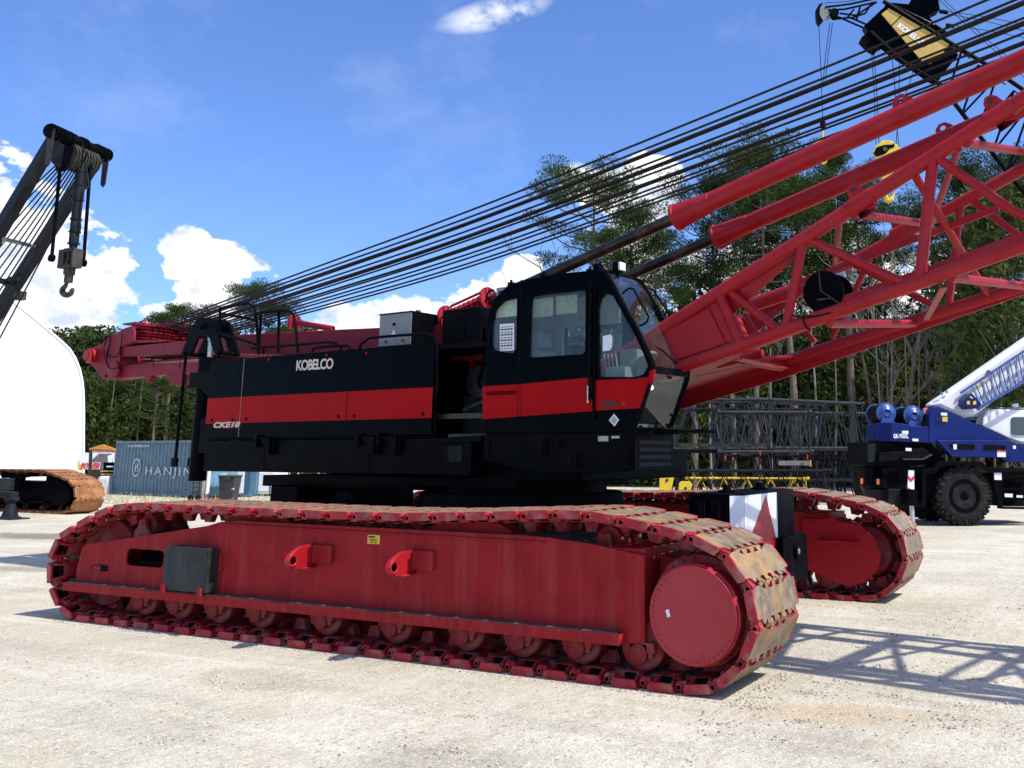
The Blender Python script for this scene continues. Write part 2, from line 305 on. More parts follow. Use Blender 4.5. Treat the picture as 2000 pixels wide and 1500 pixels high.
def text(body, name, material, parent, origin, xdir, up, size, bold=0, depth=.002, spacing=1, shear=0, width=None, label=None):
    cu = bpy.data.curves.new('t', 'FONT'); cu.body = body; cu.size = size; cu.offset = bold; cu.extrude = depth; cu.space_character = spacing; cu.shear = shear
    t = bpy.data.objects.new('t', cu); COL.objects.link(t); bpy.context.view_layer.update()
    me = bpy.data.meshes.new_from_object(t.evaluated_get(bpy.context.evaluated_depsgraph_get())); bpy.data.objects.remove(t)
    x = Vector(xdir).normalized(); z = Vector(up); z = (z - x * z.dot(x)).normalized(); n = x.cross(z)
    sx = 1
    if width:
        w = max(v.co.x for v in me.vertices) - min(v.co.x for v in me.vertices); sx = width / w
    M = Matrix((( x.x * sx, z.x, n.x, origin[0]), (x.y * sx, z.y, n.y, origin[1]), (x.z * sx, z.z, n.z, origin[2]), (0, 0, 0, 1)))
    me.transform(M); me.materials.clear(); me.materials.append(material); me.name = name
    for p in me.polygons: p.material_index = 0
    o = bpy.data.objects.new(name, me); COL.objects.link(o); o.parent = parent
    return o
def resample(pts, n, closed=True):
    P = [Vector(p) for p in pts]; 
    if closed: P = P + [P[0]]
    L = [0]
    for a, b in zip(P, P[1:]): L.append(L[-1] + (b - a).length)
    out = []
    for k in range(n):
        t = L[-1] * k / n; i = max(j for j in range(len(L)) if L[j] <= t + 1e-9); i = min(i, len(P) - 2)
        out.append(P[i].lerp(P[i + 1], (t - L[i]) / max(1e-9, L[i + 1] - L[i])))
    return out, L[-1]
def smoothpath(pts, k=6):                                       # Catmull-Rom through an open list
    P = [Vector(p) for p in pts]; out = []
    for i in range(len(P) - 1):
        a, b, c, d = P[max(0, i - 1)], P[i], P[i + 1], P[min(len(P) - 1, i + 2)]
        for j in range(k):
            t = j / k; out.append(.5 * ((2 * b) + (c - a) * t + (2 * a - 5 * b + 4 * c - d) * t * t + (-a + 3 * b - 3 * c + d) * t ** 3))
    return out + [P[-1]]
rnd = random.Random(7)
# ================================================================== RED CRAWLER CRANE
CX, CY = -7.2, 10.88
crane = thing('crawler_crane', 'huge crawler crane in the foreground, red tracks, black machine house with red stripe, red boom', 'crane', (CX, CY, 0))
PATH = [(-11.15, 0), (-11.38, .06), (-11.62, .24), (-11.75, .5), (-11.74, .78), (-11.56, .98), (-11.22, 1.11), (-10.95, 1.22), (-10.66, 1.31), (-10.3, 1.345), (-9.9, 1.345), (-8.7, 1.335), (-7.3, 1.325), (-6.3, 1.335),
        (-5.11, 1.385), (-4.6, 1.41), (-4.25, 1.405), (-3.8, 1.335), (-3.4, 1.27), (-3.1, 1.17), (-2.9, 1.0), (-2.79, .78), (-2.77, .56), (-2.86, .3), (-3.02, .12), (-3.22, 0)]
def shoe_mb(W=.53, fing=4, pocket=True):
    m = MB(); zb = -.035
    ys = [-.34 + .68 * i / fing for i in range(fing + 1)]
    pr = [(-.13, -W + .03), (-.118, -W + .012), (.085, -W + .012), (.10, -W + .03), (.10, -.42), (.142, -.385), (.142, -.35)]
    for i in range(fing):
        c = (ys[i] + ys[i + 1]) / 2; pr += [(.106, c - .045), (.150, c - .042), (.150, c + .042), (.106, c + .045)]
    pr += [(.142, .35), (.142, .385), (.10, .42), (.10, W - .03), (.085, W - .012), (-.118, W - .012), (-.13, W - .03), (-.15, .40), (-.15, .36)]
    for i in range(fing, -1, -1):
        c = ys[i]; w = .03 if 0 < i < fing else .022
        if i in (0, fing): continue
        pr += [(-.106, c + .036), (-.150, c + .033), (-.150, c - .033), (-.106, c - .036)]
    pr += [(-.15, -.36), (-.15, -.40)]
    m.prism([(x, y, zb) for x, y in pr], (0, 0, -zb), 0); m.m[1] = 1
    for i in range(fing):
        c = (ys[i] + ys[i + 1]) / 2; m.tube((.152, c - .041, -.05), (.152, c + .041, -.05), .036, n=14, mi=1); m.box((.07, c - .03, -.08), (.16, c + .03, -.036), 1)
    for i in range(1, fing): m.tube((-.152, ys[i] - .032, -.05), (-.152, ys[i] + .032, -.05), .036, n=14, mi=1); m.box((-.16, ys[i] - .022, -.08), (-.07, ys[i] + .022, -.036), 1)
    m.tube((.159, -W + .035, -.05), (.159, W - .035, -.05), .02, n=8, mi=2)
    for s in (-1, 1):
        m.tube((.159, s * (W - .13), -.052), (.159, s * (W - .055), -.052), .043, n=12); m.tube((.159, s * (W - .056), -.052), (.159, s * (W - .035), -.052), .028, n=10)
        m.box((.10, s * (W - .13), -.09), (.16, s * (W - .06), -.015))
    m.box((-.085, -.385, -.105), (.085, .385, zb)); m.box((-.12, -.385, -.09), (.12, -.34, zb)); m.box((-.12, .34, -.09), (.12, .385, zb))
    for s in (-1, 1):
        e = s * W; i_ = s * .385
        m.prism([(-.128, e, .002), (.096, e, .002), (.104, e, -.03), (.082, e, -.074), (-.114, e, -.074), (-.134, e, -.03)], (0, -s * .03, 0))        # end lip
        for xs in (-1, 1):
            xo = -.118 if xs < 0 else .088; t = .026 * -xs
            m.add([(xo, e - s * .02, -.002), (xo + t, e - s * .02, -.002), (xo + t, e - s * .02, -.06), (xo, e - s * .02, -.06),
                   (xo * .8, i_, -.002), (xo * .8 + t, i_, -.002), (xo * .8 + t, i_, -.10), (xo * .8, i_, -.10)], [(0, 1, 2, 3), (7, 6, 5, 4), (0, 4, 5, 1), (1, 5, 6, 2), (2, 6, 7, 3), (3, 7, 4, 0)])
        y0, y1 = sorted((e - s * .024, i_ + s * .01)); m.box((-.088, y0, -.041), (.058, y1, -.0355), 2)              # pocket floor and back wall, shade of a deep pocket painted in black
        m.box((-.07, i_, -.1), (.045, i_ + s * .004, -.045), 2)
    for s in (-1, 1):                                            # guide lugs on the inner side
        y = s * .11; m.add([(-.085, y - .045, -.1), (.085, y - .045, -.1), (.085, y + .045, -.1), (-.085, y + .045, -.1), (-.05, y - .03, -.21), (.05, y - .03, -.21), (.05, y + .03, -.21), (-.05, y + .03, -.21)],
                          [(3, 2, 1, 0), (4, 5, 6, 7), (0, 1, 5, 4), (1, 2, 6, 5), (2, 3, 7, 6), (3, 0, 4, 7)])
    return m
NS = 58
def make_track(parent, path, ox, yc, proto, n=NS, nm='track_shoe', rn=None):
    pts, _ = resample([(x - ox, 0, z) for x, z in path], n)
    out = []
    for i in range(n):
        a, b = pts[i], pts[(i + 1) % n]; c = (a + b) / 2; t = (b - a).normalized(); y = Vector((0, 1, 0)); nn = t.cross(y)
        o = proto if i == 0 else proto.copy()
        if i: COL.objects.link(o)
        o.parent = parent; j = (rn.random() - .5) * .012 if rn else 0
        o.matrix_local = Matrix(((t.x, 0, nn.x, c.x), (0, 1, 0, yc), (t.z, 0, nn.z, c.z), (0, 0, 0, 1))) @ Matrix.Rotation(j, 4, 'Y')
        out.append(o)
    return out
def hx(*p): return [(x - CX, z) for x, z in p]
def rrect(x0, z0, x1, z1, r, k=4):
    o = []
    for cx, cz, a0 in ((x1 - r, z1 - r, 0), (x0 + r, z1 - r, 90), (x0 + r, z0 + r, 180), (x1 - r, z0 + r, 270)):
        for i in range(k + 1): a = R(a0 + 90 * i / k); o.append((cx + r * math.cos(a), cz + r * math.sin(a)))
    return o
SIDE = hx((-11.3, .34), (-11.31, .56), (-11.25, .8), (-11.2, .84), (-9.16, 1.12), (-8.95, 1.17), (-8.65, 1.19), (-5.06, 1.17), (-4.76, 1.16), (-4.31, 1.12), (-3.82, 1.05), (-3.82, .34))
ROLL = [-10.16, -9.58, -8.97, -8.34, -7.43, -6.54, -5.7, -5.09, -4.48, -3.88]
def make_crawler(s, proto):                                      # s = -1 near, +1 far side
    yc = s * 2.79; yo = s * 3.22; yi = s * 2.36
    fr = MB(); e = s * .02
    fr.holed(SIDE, [[(x - CX, z) for x, z in rrect(-10.45, .645, -9.81, .83, .07)]], yo, yo - s * .03)
    fr.holed(SIDE, [[(x - CX, z) for x, z in rrect(-10.45, .645, -9.81, .83, .07)]], yi, yi + s * .03)
    a, b = sorted((yo - s * .03, yi + s * .03))
    fr.box((-9.0 - CX, a, .36), (-3.83 - CX, b, 1.1)); fr.box((-9.7 - CX, a, .36), (-9.0 - CX, b, .98)); fr.box((-11.0 - CX, a, .36), (-9.7 - CX, b, .5))
    fr.prism([(-9.0 - CX, a, 1.1), (-5.0 - CX, a, 1.1), (-5.0 - CX, a, 1.165), (-8.7 - CX, a, 1.18), (-9.0 - CX, a, 1.14)], (0, b - a, 0), 1)
    fr.prism([(-5.0 - CX, a, 1.1), (-3.84 - CX, a, 1.0), (-3.84 - CX, a, 1.04), (-4.31 - CX, a, 1.11), (-4.76 - CX, a, 1.15), (-5.0 - CX, a, 1.16)], (0, b - a, 0), 1)
    fr.prism([(-11.2 - CX, a, .8), (-9.16 - CX, a, 1.08), (-9.16 - CX, a, 1.105), (-11.2 - CX, a, .83)], (0, b - a, 0), 1)
    # bottom flange with grit lying on it
    y0, y1 = sorted((yo + s * .12, yo - s * .02)); fr.box((-11.36 - CX, y0, .33), (-4.0 - CX, y1, .42))
    y0, y1 = sorted((yo + s * .118, yo + s * .004)); fr.box((-11.3 - CX, y0, .421), (-4.02 - CX, y1, .43), 1)
    y0, y1 = sorted((yo + s * .02, yo - s * .002)); fr.xz(hx((-8.9, 1.14), (-4.8, 1.11), (-4.8, 1.125), (-8.9, 1.155)), y0, y1)
    # drive housing end of the frame
    fr.xz(hx((-3.82, .36), (-3.82, 1.04), (-3.5, .95), (-3.3, .62), (-3.5, .36)), yo - s * .3, yi + s * .1)
    for x in (-8.55, -5.75):                                     # slide plates carrying the upper run
        fr.xz(hx((x - .46, 1.15), (x - .46, 1.2), (x - .36, 1.25), (x + .33, 1.255), (x + .48, 1.19), (x + .48, 1.15)), yo - s * .14, yo - s * .3)
    o = fr.build('crawler_frame', [REDF, GRIT], crane, bevel=.006)
    for x in (-7.6, -6.32):                                      # lifting brackets with an eye
        cx = x - CX; l = MB(); pl = [(0, .77), (s * .26, .77), (s * .33, .80), (s * .37, .86), (s * .33, .92), (s * .2, .985), (0, 1.0)]
        l.holed([(yo + a_, b_) for a_, b_ in pl], [[(yo + s * .295 + .038 * math.cos(k * .524), .857 + .038 * math.sin(k * .524)) for k in range(12)]], 0, .05)
        l.v = [(cx + y_, x_, z_) for x_, y_, z_ in l.v]
        l.lathe([(0, .04), (-.008, .045), (-.008, .06), (0, .065)], (cx + .052, yo + s * .295, .857), (-1, 0, 0), 18)
        l.build('lifting_lug', [RED], o, bevel=.004); l = MB(); l.box((cx + .051, yo, .82), (cx + .3, yo + s * .05, .99)); l.box((cx, yo, .765), (cx + .08, yo + s * .2, .78))
        l.build('lug_stiffener', [REDF], o, bevel=.005)
    if s < 0:
        c = MB(); c.box((-9.6 - CX, yo - .15, .445), (-8.93 - CX, yo - .001, .9)); c.box((-9.59 - CX, yo - .165, .455), (-8.94 - CX, yo - .15, .89))
        c.build('access_cover', MATS.get('x') or BLKCOV, o, bevel=.006)
        k = MB()
        for x in (-9.56, -8.99): k = MB(); k.box((x - CX - .02, yo - .19, .42), (x - CX + .03, yo - .165, .5)); k.build('cover_clip', REDF, o)
        k = MB()
        k.path([(-8.86 - CX, yo - .01, .83), (-8.86 - CX, yo - .05, .82), (-8.84 - CX, yo - .05, .68), (-8.86 - CX, yo - .01, .67)], .01); k.build('cover_handle', REDF, o); k = MB(); k.path([(-9.72 - CX, yo - .005, .82), (-9.76 - CX, yo - .03, .82), (-9.77 - CX, yo - .03, .67), (-9.7 - CX, yo - .005, .67)], .007)
        k.build('cover_handle', REDF, o)
        d = MB(); d.box((-6.87 - CX, yo - .004, 1.025), (-6.715 - CX, yo - .001, 1.11)); dc = d.build('warning_decal', YEL, o)
        text('WARNING', 'decal_text', BLKS, o, (-6.86 - CX, yo - .006, 1.083), (1, 0, 0), (0, 0, 1), .024, .001, .0005, width=.085)
        text('KOBELCO', 'decal_text', BLKS, o, (-6.84 - CX, yo - .006, 1.058), (1, 0, 0), (0, 0, 1), .018, .0005, .0005, width=.09)
        text('TYPE  180', 'decal_text', BLKS, o, (-6.84 - CX, yo - .006, 1.034), (1, 0, 0), (0, 0, 1), .018, .0005, .0005, width=.09)
        sl_ = MB(); sl_.prism([(x - CX, yo - .012, z) for x, z in rrect(-11.02, .56, -10.74, .625, .03)], (0, .01, 0)); sl_.build('adjuster_slot', BLKD, o)
        ss = MB(); ss.prism([(x - CX, yo - .02, z) for x, z in rrect(-10.99, .565, -10.85, .62, .02)], (0, .012, 0)); ss.build('adjuster_slide', REDLOW, o)
        inn = MB(); inn.box((-10.4 - CX, yo + .1, .66), (-9.85 - CX, yo + .5, .69)); inn.tube((-10.5 - CX, yo + .3, .72), (-9.7 - CX, yo + .3, .72), .06); inn.build('tension_cylinder', BLKD, o)
    else:
        g = MB(); g.box((-3.98 - CX, yi - .12, .72), (-3.42 - CX, yi - .005, .75)); pass
        g.build('guard_ledge', RED, o)
        q = MB(); q.xz(hx((-4.2, .4), (-4.2, 1.03), (-3.85, 1.03), (-3.78, 1.08), (-3.7, 1.0), (-3.4, .97), (-3.22, .82), (-3.14, .6), (-3.18, .42), (-3.36, .24), (-3.6, .17), (-4.0, .31)), yi - .03, yi - .0)
        for bx, bz in ((-4.0, .97), (-3.3, .86), (-3.28, .3), (-4.12, .45)): q.tube((bx - CX, yi - .05, bz), (bx - CX, yi, bz), .03, n=8)
        q.build('drive_guard', RED, o, bevel=.005)
    r0 = None
    for x in ROLL:                                               # bottom rollers with bearing caps
        if r0 is None:
            r = MB()
            r.lathe([(-.36, .1), (-.36, .175), (-.34, .2), (-.2, .2), (-.2, .15), (.2, .15), (.2, .2), (.34, .2), (.36, .175), (.36, .1)], (0, 0, 0), (0, 1, 0), 30)
            r.lathe([(-.375, .05), (-.375, .1), (-.35, .13), (.35, .13), (.375, .1), (.375, .05)], (0, 0, 0), (0, 1, 0), 20)
            for t in (-1, 1):
                y0, y1 = sorted((t * .375, t * .43)); r.box((-.145, y0, -.04), (.145, y1, .04)); r.tube((0, t * .36, -.05), (0, t * .445, -.05), .08, n=18); r.box((-.08, y0, -.05), (.08, y1, .03)); r.tube((0, t * .44, -.05), (0, t * .45, -.05), .058, n=16)
                for u in (-1, 1): r.box((u * .108 - .02, y0 + .002, -.085), (u * .108 + .02, y1 - .002, -.03))
            r0 = ro = r.build('track_roller', REDLOW, o, bevel=.006)
        else: ro = r0.copy(); COL.objects.link(ro)
        ro.location = (x - CX, yc, .31)
    for x, z in ((-10.42, 1.04), (-4.29, 1.1)):                  # carrier rollers under the upper run
        r = MB(); r.lathe([(-.2, .05), (-.2, .13), (-.06, .13), (-.06, .1), (.06, .1), (.06, .13), (.2, .13), (.2, .05)], (x - CX, yc - s * .0, z + .03), (0, 1, 0), 22)
        for t in (-.26, .26): r.xz([(x - CX - .14, z - .14), (x - CX - .12, z - .02), (x - CX - .07, z + .02), (x - CX - .06, z + .1), (x - CX + .05, z + .1), (x - CX + .07, z + .02), (x - CX + .14, z - .06), (x - CX + .14, z - .14)], yc + t - .02, yc + t + .02)
        r.build('carrier_roller', REDLOW, o)
    i_ = MB(); ix = -11.08 - CX
    i_.lathe([(-.3, .1), (-.3, .16), (-.2, .4), (-.2, .49), (-.09, .49), (-.09, .43), (.09, .43), (.09, .49), (.2, .49), (.2, .4), (.3, .16), (.3, .1)], (ix, yc, .63), (0, 1, 0), 36)
    i_.build('idler_wheel', REDLOW, o)
    # drive sprocket
    dx = -3.34 - CX; d = MB()
    d.lathe([(-.36 * 1, .2), (-.36, .44), (-.3, .455), (-.24, .455), (-.24, .40), (-.1, .40), (.12, .42), (.2, .3), (.3, .3)] if s < 0 else [(-.3, .3), (.1, .42), (.24, .455), (.3, .455), (.36, .44), (.36, .2)], (dx, yc, .63), (0, 1, 0), 48)
    for k in range(9):
        a = 2 * math.pi * k / 9 + .2; M = Matrix.Translation((dx, yc, .63)) @ Matrix.Rotation(-a, 4, 'Y')
        d.box((.36, -.26, -.07), (.475, -.16, .07), 0, M); d.box((.36, .16, -.07), (.475, .26, .07), 0, M)
    for k in range(24):
        a = 2 * math.pi * (k + .5) / 24; c = Vector((dx + math.cos(a) * .42, yc + s * .36, .63 + math.sin(a) * .42)); d.tube(c - Vector((0, .001 * s, 0)), c + Vector((0, s * .018, 0)), .013, n=6)
    sp = d.build('drive_sprocket', REDLOW, o)
    if s < 0:
        c = MB(); y0 = yc - .36; c.lathe([(0, .36), (.0, .40), (-.13, .40), (-.145, .385), (-.17, .385), (-.175, .38)], (dx, y0, .615), (0, 1, 0), 64)
        for k in range(48):
            a = 2 * math.pi * k / 48; q = Vector((dx + math.cos(a) * .357, y0 - .175, .615 + math.sin(a) * .357)); c.tube(q, q - Vector((0, .012, 0)), .010, n=6)
        for x_, z_ in ((.27, .16), (.07, -.3), (.24, .2)): q = Vector((dx + x_, y0 - .175, .615 + z_)); c.tube(q, q - Vector((0, .008, 0)), .018, n=10)
        for a in (R(24), R(12)): pass
        dc = c.build('drive_cover', RED2, o, bevel=0)
        p = MB(); p.prism([(dx - .235, y0 - .178, .64), (dx - .205, y0 - .178, .652), (dx - .19, y0 - .178, .595), (dx - .22, y0 - .178, .585)], (0, -.002, 0)); p.build('paper_tag', PAPER, o)
    sh = dup(proto, parent=o) if proto.parent else proto
    make_track(o, PATH, CX, yc, sh, NS, rn=rnd)
    return o
BLKCOV = mat('scuffed_black_cover', (.012, .016, .016), .6, var=.4, vs=8, dirt=.35, dcol=(.09, .09, .08), ds=5, streak=True, bump=.2)
RED2 = mat('fresh_red_drive_paint', (.36, .012, .02), .42, var=.05, vs=2, dirt=.1, dcol=(.45, .15, .13), ds=2, bump=.05)
proto = shoe_mb().build('track_shoe', [REDT, RUST, BLKD], None, bevel=.006)
make_crawler(-1, proto); proto2 = proto.copy(); COL.objects.link(proto2); proto2.parent = None
near_frames = [o for o in crane.children]
make_crawler(1, proto2)
# carbody and ballast between the crawlers
cb = MB(); cb.box((-1.5, -1.5, .55), (1.5, 1.5, 1.12))
for y in (-1.2, 1.2):
    cb.box((-3.15, y - .22, .58), (3.2, y + .22, 1.0))
for x in (-2.2, 2.2): cb.box((x - .28, -2.34, .5), (x + .28, 2.34, 1.03))
cb.lathe([(0, 1.35), (.3, 1.3), (.3, 1.15)], (0, 0, 1.12), (0, 0, 1), 48)
cb.build('carbody', BLKD, crane, bevel=.012)
for sx in (-1, 1):
    x0, x1 = sorted((sx * 2.75, sx * 3.35)); w = MB(); c = .12; YN, YF = -.88, 1.08
    poly = [(x0, YN), (x1 - c, YN), (x1, YN + c), (x1, YF - c), (x1 - c, YF), (x0, YF)] if sx > 0 else [(x0 + c, -1.18), (x1, -1.18), (x1, 1.18), (x0 + c, 1.18), (x0, 1.18 - c), (x0, -1.18 + c)]
    w.prism([(a, b, .62) for a, b in poly], (0, 0, .85)); wo = w.build('carbody_ballast', BLKM, crane, bevel=.015)
    for y in (-.5, .55):
        k = MB(); k.lathe([(0, .1), (.02, .1), (.03, .05), (.07, .045), (.08, .03)], ((x0 + x1) / 2, y, 1.472), (0, 0, 1), 16); k.build('lifting_boss', BLKD, wo)
    if sx > 0:
        f = MB(); X = x1 + .004
        f.prism([(X, YN + c, .65), (X, .3, .65), (X, .3, 1.45), (X, YN + c, 1.45)], (.002, 0, 0)); n_ = Vector((1, -1, 0)).normalized() * .004
        f.prism([Vector(p) + n_ for p in ((x1 - c, YN, .65), (x1, YN + c, .65), (x1, YN + c, 1.45), (x1 - c, YN, 1.45))], n_ * .5)
        f.build('white_panel', WHITE, wo)
        t = MB(); t.prism([(X + .004, YN + c + .005, .88), (X + .004, YN + c + .005, .7), (X + .004, .3, .7), (X + .004, .29, .84), (X + .004, -.08, 1.43)], (.002, 0, 0)); t.build('red_triangle', mat('warning_triangle_red', (.36, .012, .02), .4), wo)
        b = MB(); b.box((x1 - .3, .2, .42), (x1 + .1, 1.12, .94)); b.tube((x1 + .09, .66, .76), (x1 + .14, .66, .76), .09, n=18)
        b.tube((x1 + .135, .66, .76), (x1 + .145, .66, .76), .035, n=14, mi=1); b.build('jack_bracket', [BLKM, GREYM], crane, bevel=.01)
        h = MB(); h.box((x0 + .1, YN - .04, 1.1), (x0 + .16, YN - .01, 1.4)); h.box((x0 + .28, YN - .06, 1.08), (x0 + .38, YN - .01, 1.38)); h.path([(x0 + .2, YN - .05, 1.4), (x0 + .22, YN - .07, 1.2), (x0 + .3, YN - .05, 1.1)], .01); h.build('hose_fitting', BLKD, wo)
g = MB(); g.xz([(-1.95, 1.16), (-1.85, 1.28), (-1.72, 1.42), (-1.6, 1.44), (-1.48, 1.4), (-1.38, 1.24), (-1.3, 1.14)], -1.52, -1.47); g.lathe([(0, .035), (0, .06), (.07, .06), (.07, .035)], (-1.6, -1.53, 1.33), (0, 1, 0), 16); g.build('lifting_eye', BLKM, crane)
g = MB(); g.box((2.0, -1.55, 1.05), (2.25, -1.2, 1.32)); g.box((2.3, -1.6, 1.03), (2.4, -1.0, 1.28)); g.xz([(2.0, 1.1), (2.02, 1.3), (2.1, 1.38), (2.18, 1.3), (2.22, 1.1)], 1.0, 1.05)
g.path([(-1.2, -1.5, 1.2), (-1.1, -1.6, 1.27), (-1.0, -1.55, 1.1)], .015); g.path([(1.2, -1.5, 1.1), (1.3, -1.7, 1.3), (1.9, -1.7, 1.28), (2.0, -1.5, 1.1)], .018); g.build('hydraulic_hose', BLKD, crane)

# ------------------------------------------------------------------ upper works (slewed six degrees)
UF = Fr(CX, CY, R(-6)); UR = (0, 0, R(-6)); N = -1.6
def U(x, y, l=N): return UF.ly(x, y, l)
def up(mb, name, mats, parent=None, bevel=0):
    return mb.build(name, mats, parent or crane, rot=None if parent else UR, bevel=bevel)
# deck frame
d = MB(); d.box((-4.5, -1.6, 1.65), (.56, 1.6, 2.07)); d.box((.56, -1.3, 1.6), (1.9, 1.0, 1.95)); d.xz([(-.0, 2.0), (.72, 2.03), (.72, 2.1), (-.0, 2.07)], -1.62, -1.5)
d.lathe([(0, 1.1), (.26, 1.1), (.26, 1.25), (.34, 1.25)], (0, 0, 1.4), (0, 0, 1), 40); d.box((-3.7, -1.2, 1.45), (-.6, .9, 1.6)); d.box((-3.0, -1.3, 1.5), (1.0, 1.2, 1.62))
deck = up(d, 'deck_frame', BLKM, bevel=.008)
for xs in (-3.16, -1.12, .02):
    e = MB(); e.box((xs - .006, -1.604, 1.66), (xs + .006, -1.6, 2.06)); up(e, 'panel_joint', BLKD, deck)
for xs in (-3.3, -1.3, -.93):
    e = MB(); e.box((xs - .03, -1.66, 1.98), (xs + .03, -1.6, 2.14)); e.xz([(xs + .02, 2.1), (xs + .32, 2.1), (xs + .32, 1.9)], -1.63, -1.6); e.box((xs + .27, -1.68, 1.88), (xs + .33, -1.6, 2.1)); e.box((xs + .36, -1.65, 1.9), (xs + .38, -1.6, 2.1)); up(e, 'step_bracket', BLKM, deck, .004)
e = MB(); e.xz([(.2, 1.8), (.42, 1.8), (.42, 1.98), (.2, 1.98)], -1.605, -1.601); up(e, 'data_plate', mat('dim_data_plate', (.012, .012, .012), .5, spec=.1, var=.6, vs=40), deck)
# machine house
h = MB(); h.box((-4.53, -1.56, 2.08), (-.6, 1.56, 3.19)); h.box((-.6, -1.56, 3.12), (-.1, 1.56, 3.19)); h.box((-.6, .2, 2.05), (.72, 1.56, 3.3)); h.box((-.62, -1.5, 2.1), (-.58, .3, 3.15), 1); h.box((-4.5, -1.57, 2.075), (-.1, -1.5, 2.1)); house = up(h, 'machine_house', [BLKM, BLKD], bevel=.01)  # thin near-black liner paints in the shade of the deep open bay
P0 = [(-4.53, -3.765, 3.21), (-3.75, -1.583, 3.205), (-1.567, -.085, 3.205)]
for i, (a, b, t) in enumerate(P0):
    m = MB(); r0, r1 = 2.31, 2.67
    a2 = a + .01; 
    lo = 2.12
    m.box((a, -1.6, lo), (b, -1.565, t)); m.box((a, -1.6025, r0), (b, -1.6, r1), 1)
    po = up(m, 'side_panel', [BLK, STRIPE], house, 0)
    for bx, bz in ((a + .14, 2.42 - .06), (b - .14, 2.42 - .06), (a + .12, 3.0), (b - .12, 3.04)):
        q = MB(); q.lathe([(0, .022), (.008, .022), (.01, .015)], (bx, -1.6025 if bz < 2.5 else -1.6, bz), (0, -1, 0), 12); up(q, 'panel_latch', BLKD, po)
for bx_, bz_ in ((525, 702), (638, 694), (716, 690)):
    q_ = U(bx_, bz_); e = MB(); e.lathe([(0, .018), (.006, .018), (.008, .01)], (q_.x, -1.6, q_.z), (0, -1, 0), 12); up(e, 'red_bolt', STRIPE, house)
for bx_ in (-2.1, -.55):
    e = MB(); e.box((bx_, -1.606, 2.2), (bx_ + .14, -1.6, 2.25)); e.box((bx_ + .02, -1.614, 2.215), (bx_ + .12, -1.606, 2.235)); up(e, 'flush_handle', BLKM, house)
e = MB(); e.box((-3.763, -1.6015, 2.12), (-3.752, -1.599, 3.2)); e.box((-1.581, -1.6015, 2.12), (-1.57, -1.599, 3.2), 1); up(e, 'door_seam', [mat('worn_seam_edge', (.22, .2, .17), .5), BLKD], house)
p0, p1 = U(578, 724), U(650, 720)
text('KOBELCO', 'maker_lettering', CREAM, house, (p0.x, -1.604, p0.z + .005), (p1.x - p0.x, 0, p1.z - p0.z), (0, 0, 1), .185, .005, .002, spacing=.9, width=(p1 - p0).length)
p0, p1 = U(416, 835), U(468, 832)
text('CKE18', 'model_lettering', CREAM, house, (p0.x, -1.605, p0.z), (1, 0, .0), (0, 0, 1), .10, .004, .002, shear=.25, width=(p1 - p0).length)
text('CKE18', 'model_lettering', STRIPE, house, (p0.x + .012, -1.6035, p0.z - .012), (1, 0, .0), (0, 0, 1), .10, .004, .0006, shear=.25, width=(p1 - p0).length)
# air intake box behind the right panel and recess machinery
a = MB(); a.box((-.42, -1.15, 3.2), (.22, -.3, 3.68)); ai = up(a, 'intake_box', BLKM, bevel=.02)
a = MB()
for k in range(9): a.box((-.36, -1.165, 3.3 + k * .035), (-.02, -1.15, 3.318 + k * .035))
for x_, z_ in ((-.38, 3.64), (-.1, 3.65), (.17, 3.64), (.17, 3.26), (.17, 3.45)): a.tube((x_, -1.165, z_), (x_, -1.15, z_), .012, n=8)
up(a, 'louvre', BLKD, ai)
a = MB(); a.box((.24, -1.1, 3.18), (.42, -.6, 3.6)); a.box((.26, -1.105, 3.5), (.4, -1.1, 3.55), 1); a.box((-.6, -1.52, 3.13), (.7, -.2, 3.19)); up(a, 'fuse_box', [BLKM, GREYM], crane, .01)  # long plate is the ledge, extended over the bay to shade it
a = MB(); a.lathe([(0, .06), (.02, .1), (.12, .11), (.14, .15), (.2, .15), (.22, .1), (.4, .09)], (.3, -.95, 2.95), (.9, .3, 0), 20); a.box((-.4, -.5, 2.1), (.72, -.3, 3.25)); a.box((-.3, -.9, 2.1), (.7, -.5, 2.6)); a.box((.3, -1.05, 2.65), (.4, -.95, 2.85)); a.lathe([(0, .1), (.05, .12), (.06, .2), (.2, .2), (.22, .08)], (.0, -.8, 2.75), (0, -1, .1), 20); a.box((-.5, -1.45, 2.3), (.6, -1.3, 2.36)); a.path([(.2, -1.15, 3.35), (.5, -1.2, 3.28), (.7, -1.2, 3.1)], .02); a.path([(.2, -1.1, 3.3), (.5, -1.15, 3.2), (.7, -1.2, 3.05)], .02)
a.path([(.0, -1.3, 2.4), (.3, -1.35, 2.5), (.5, -1.3, 2.3), (.7, -1.4, 2.35)], .025); a.box((-.06, -1.5, 2.08), (.72, -.2, 2.12)); up(a, 'swing_motor', mat('oily_black_machinery', (.018, .018, .02), .4, var=.5, vs=12, dirt=.5, dcol=(.05, .045, .04), ds=8), crane)
for x_ in (.0, .35, .55):
    a = MB(); a.path([(x_, -.9, 2.6), (x_ + .05, -1.1, 2.75), (x_ + .02, -.9, 3.1)], .022); a.tube((x_, -.95, 2.6), (x_, -.95, 2.75), .04); up(a, 'hydraulic_hose', BLKD, crane)
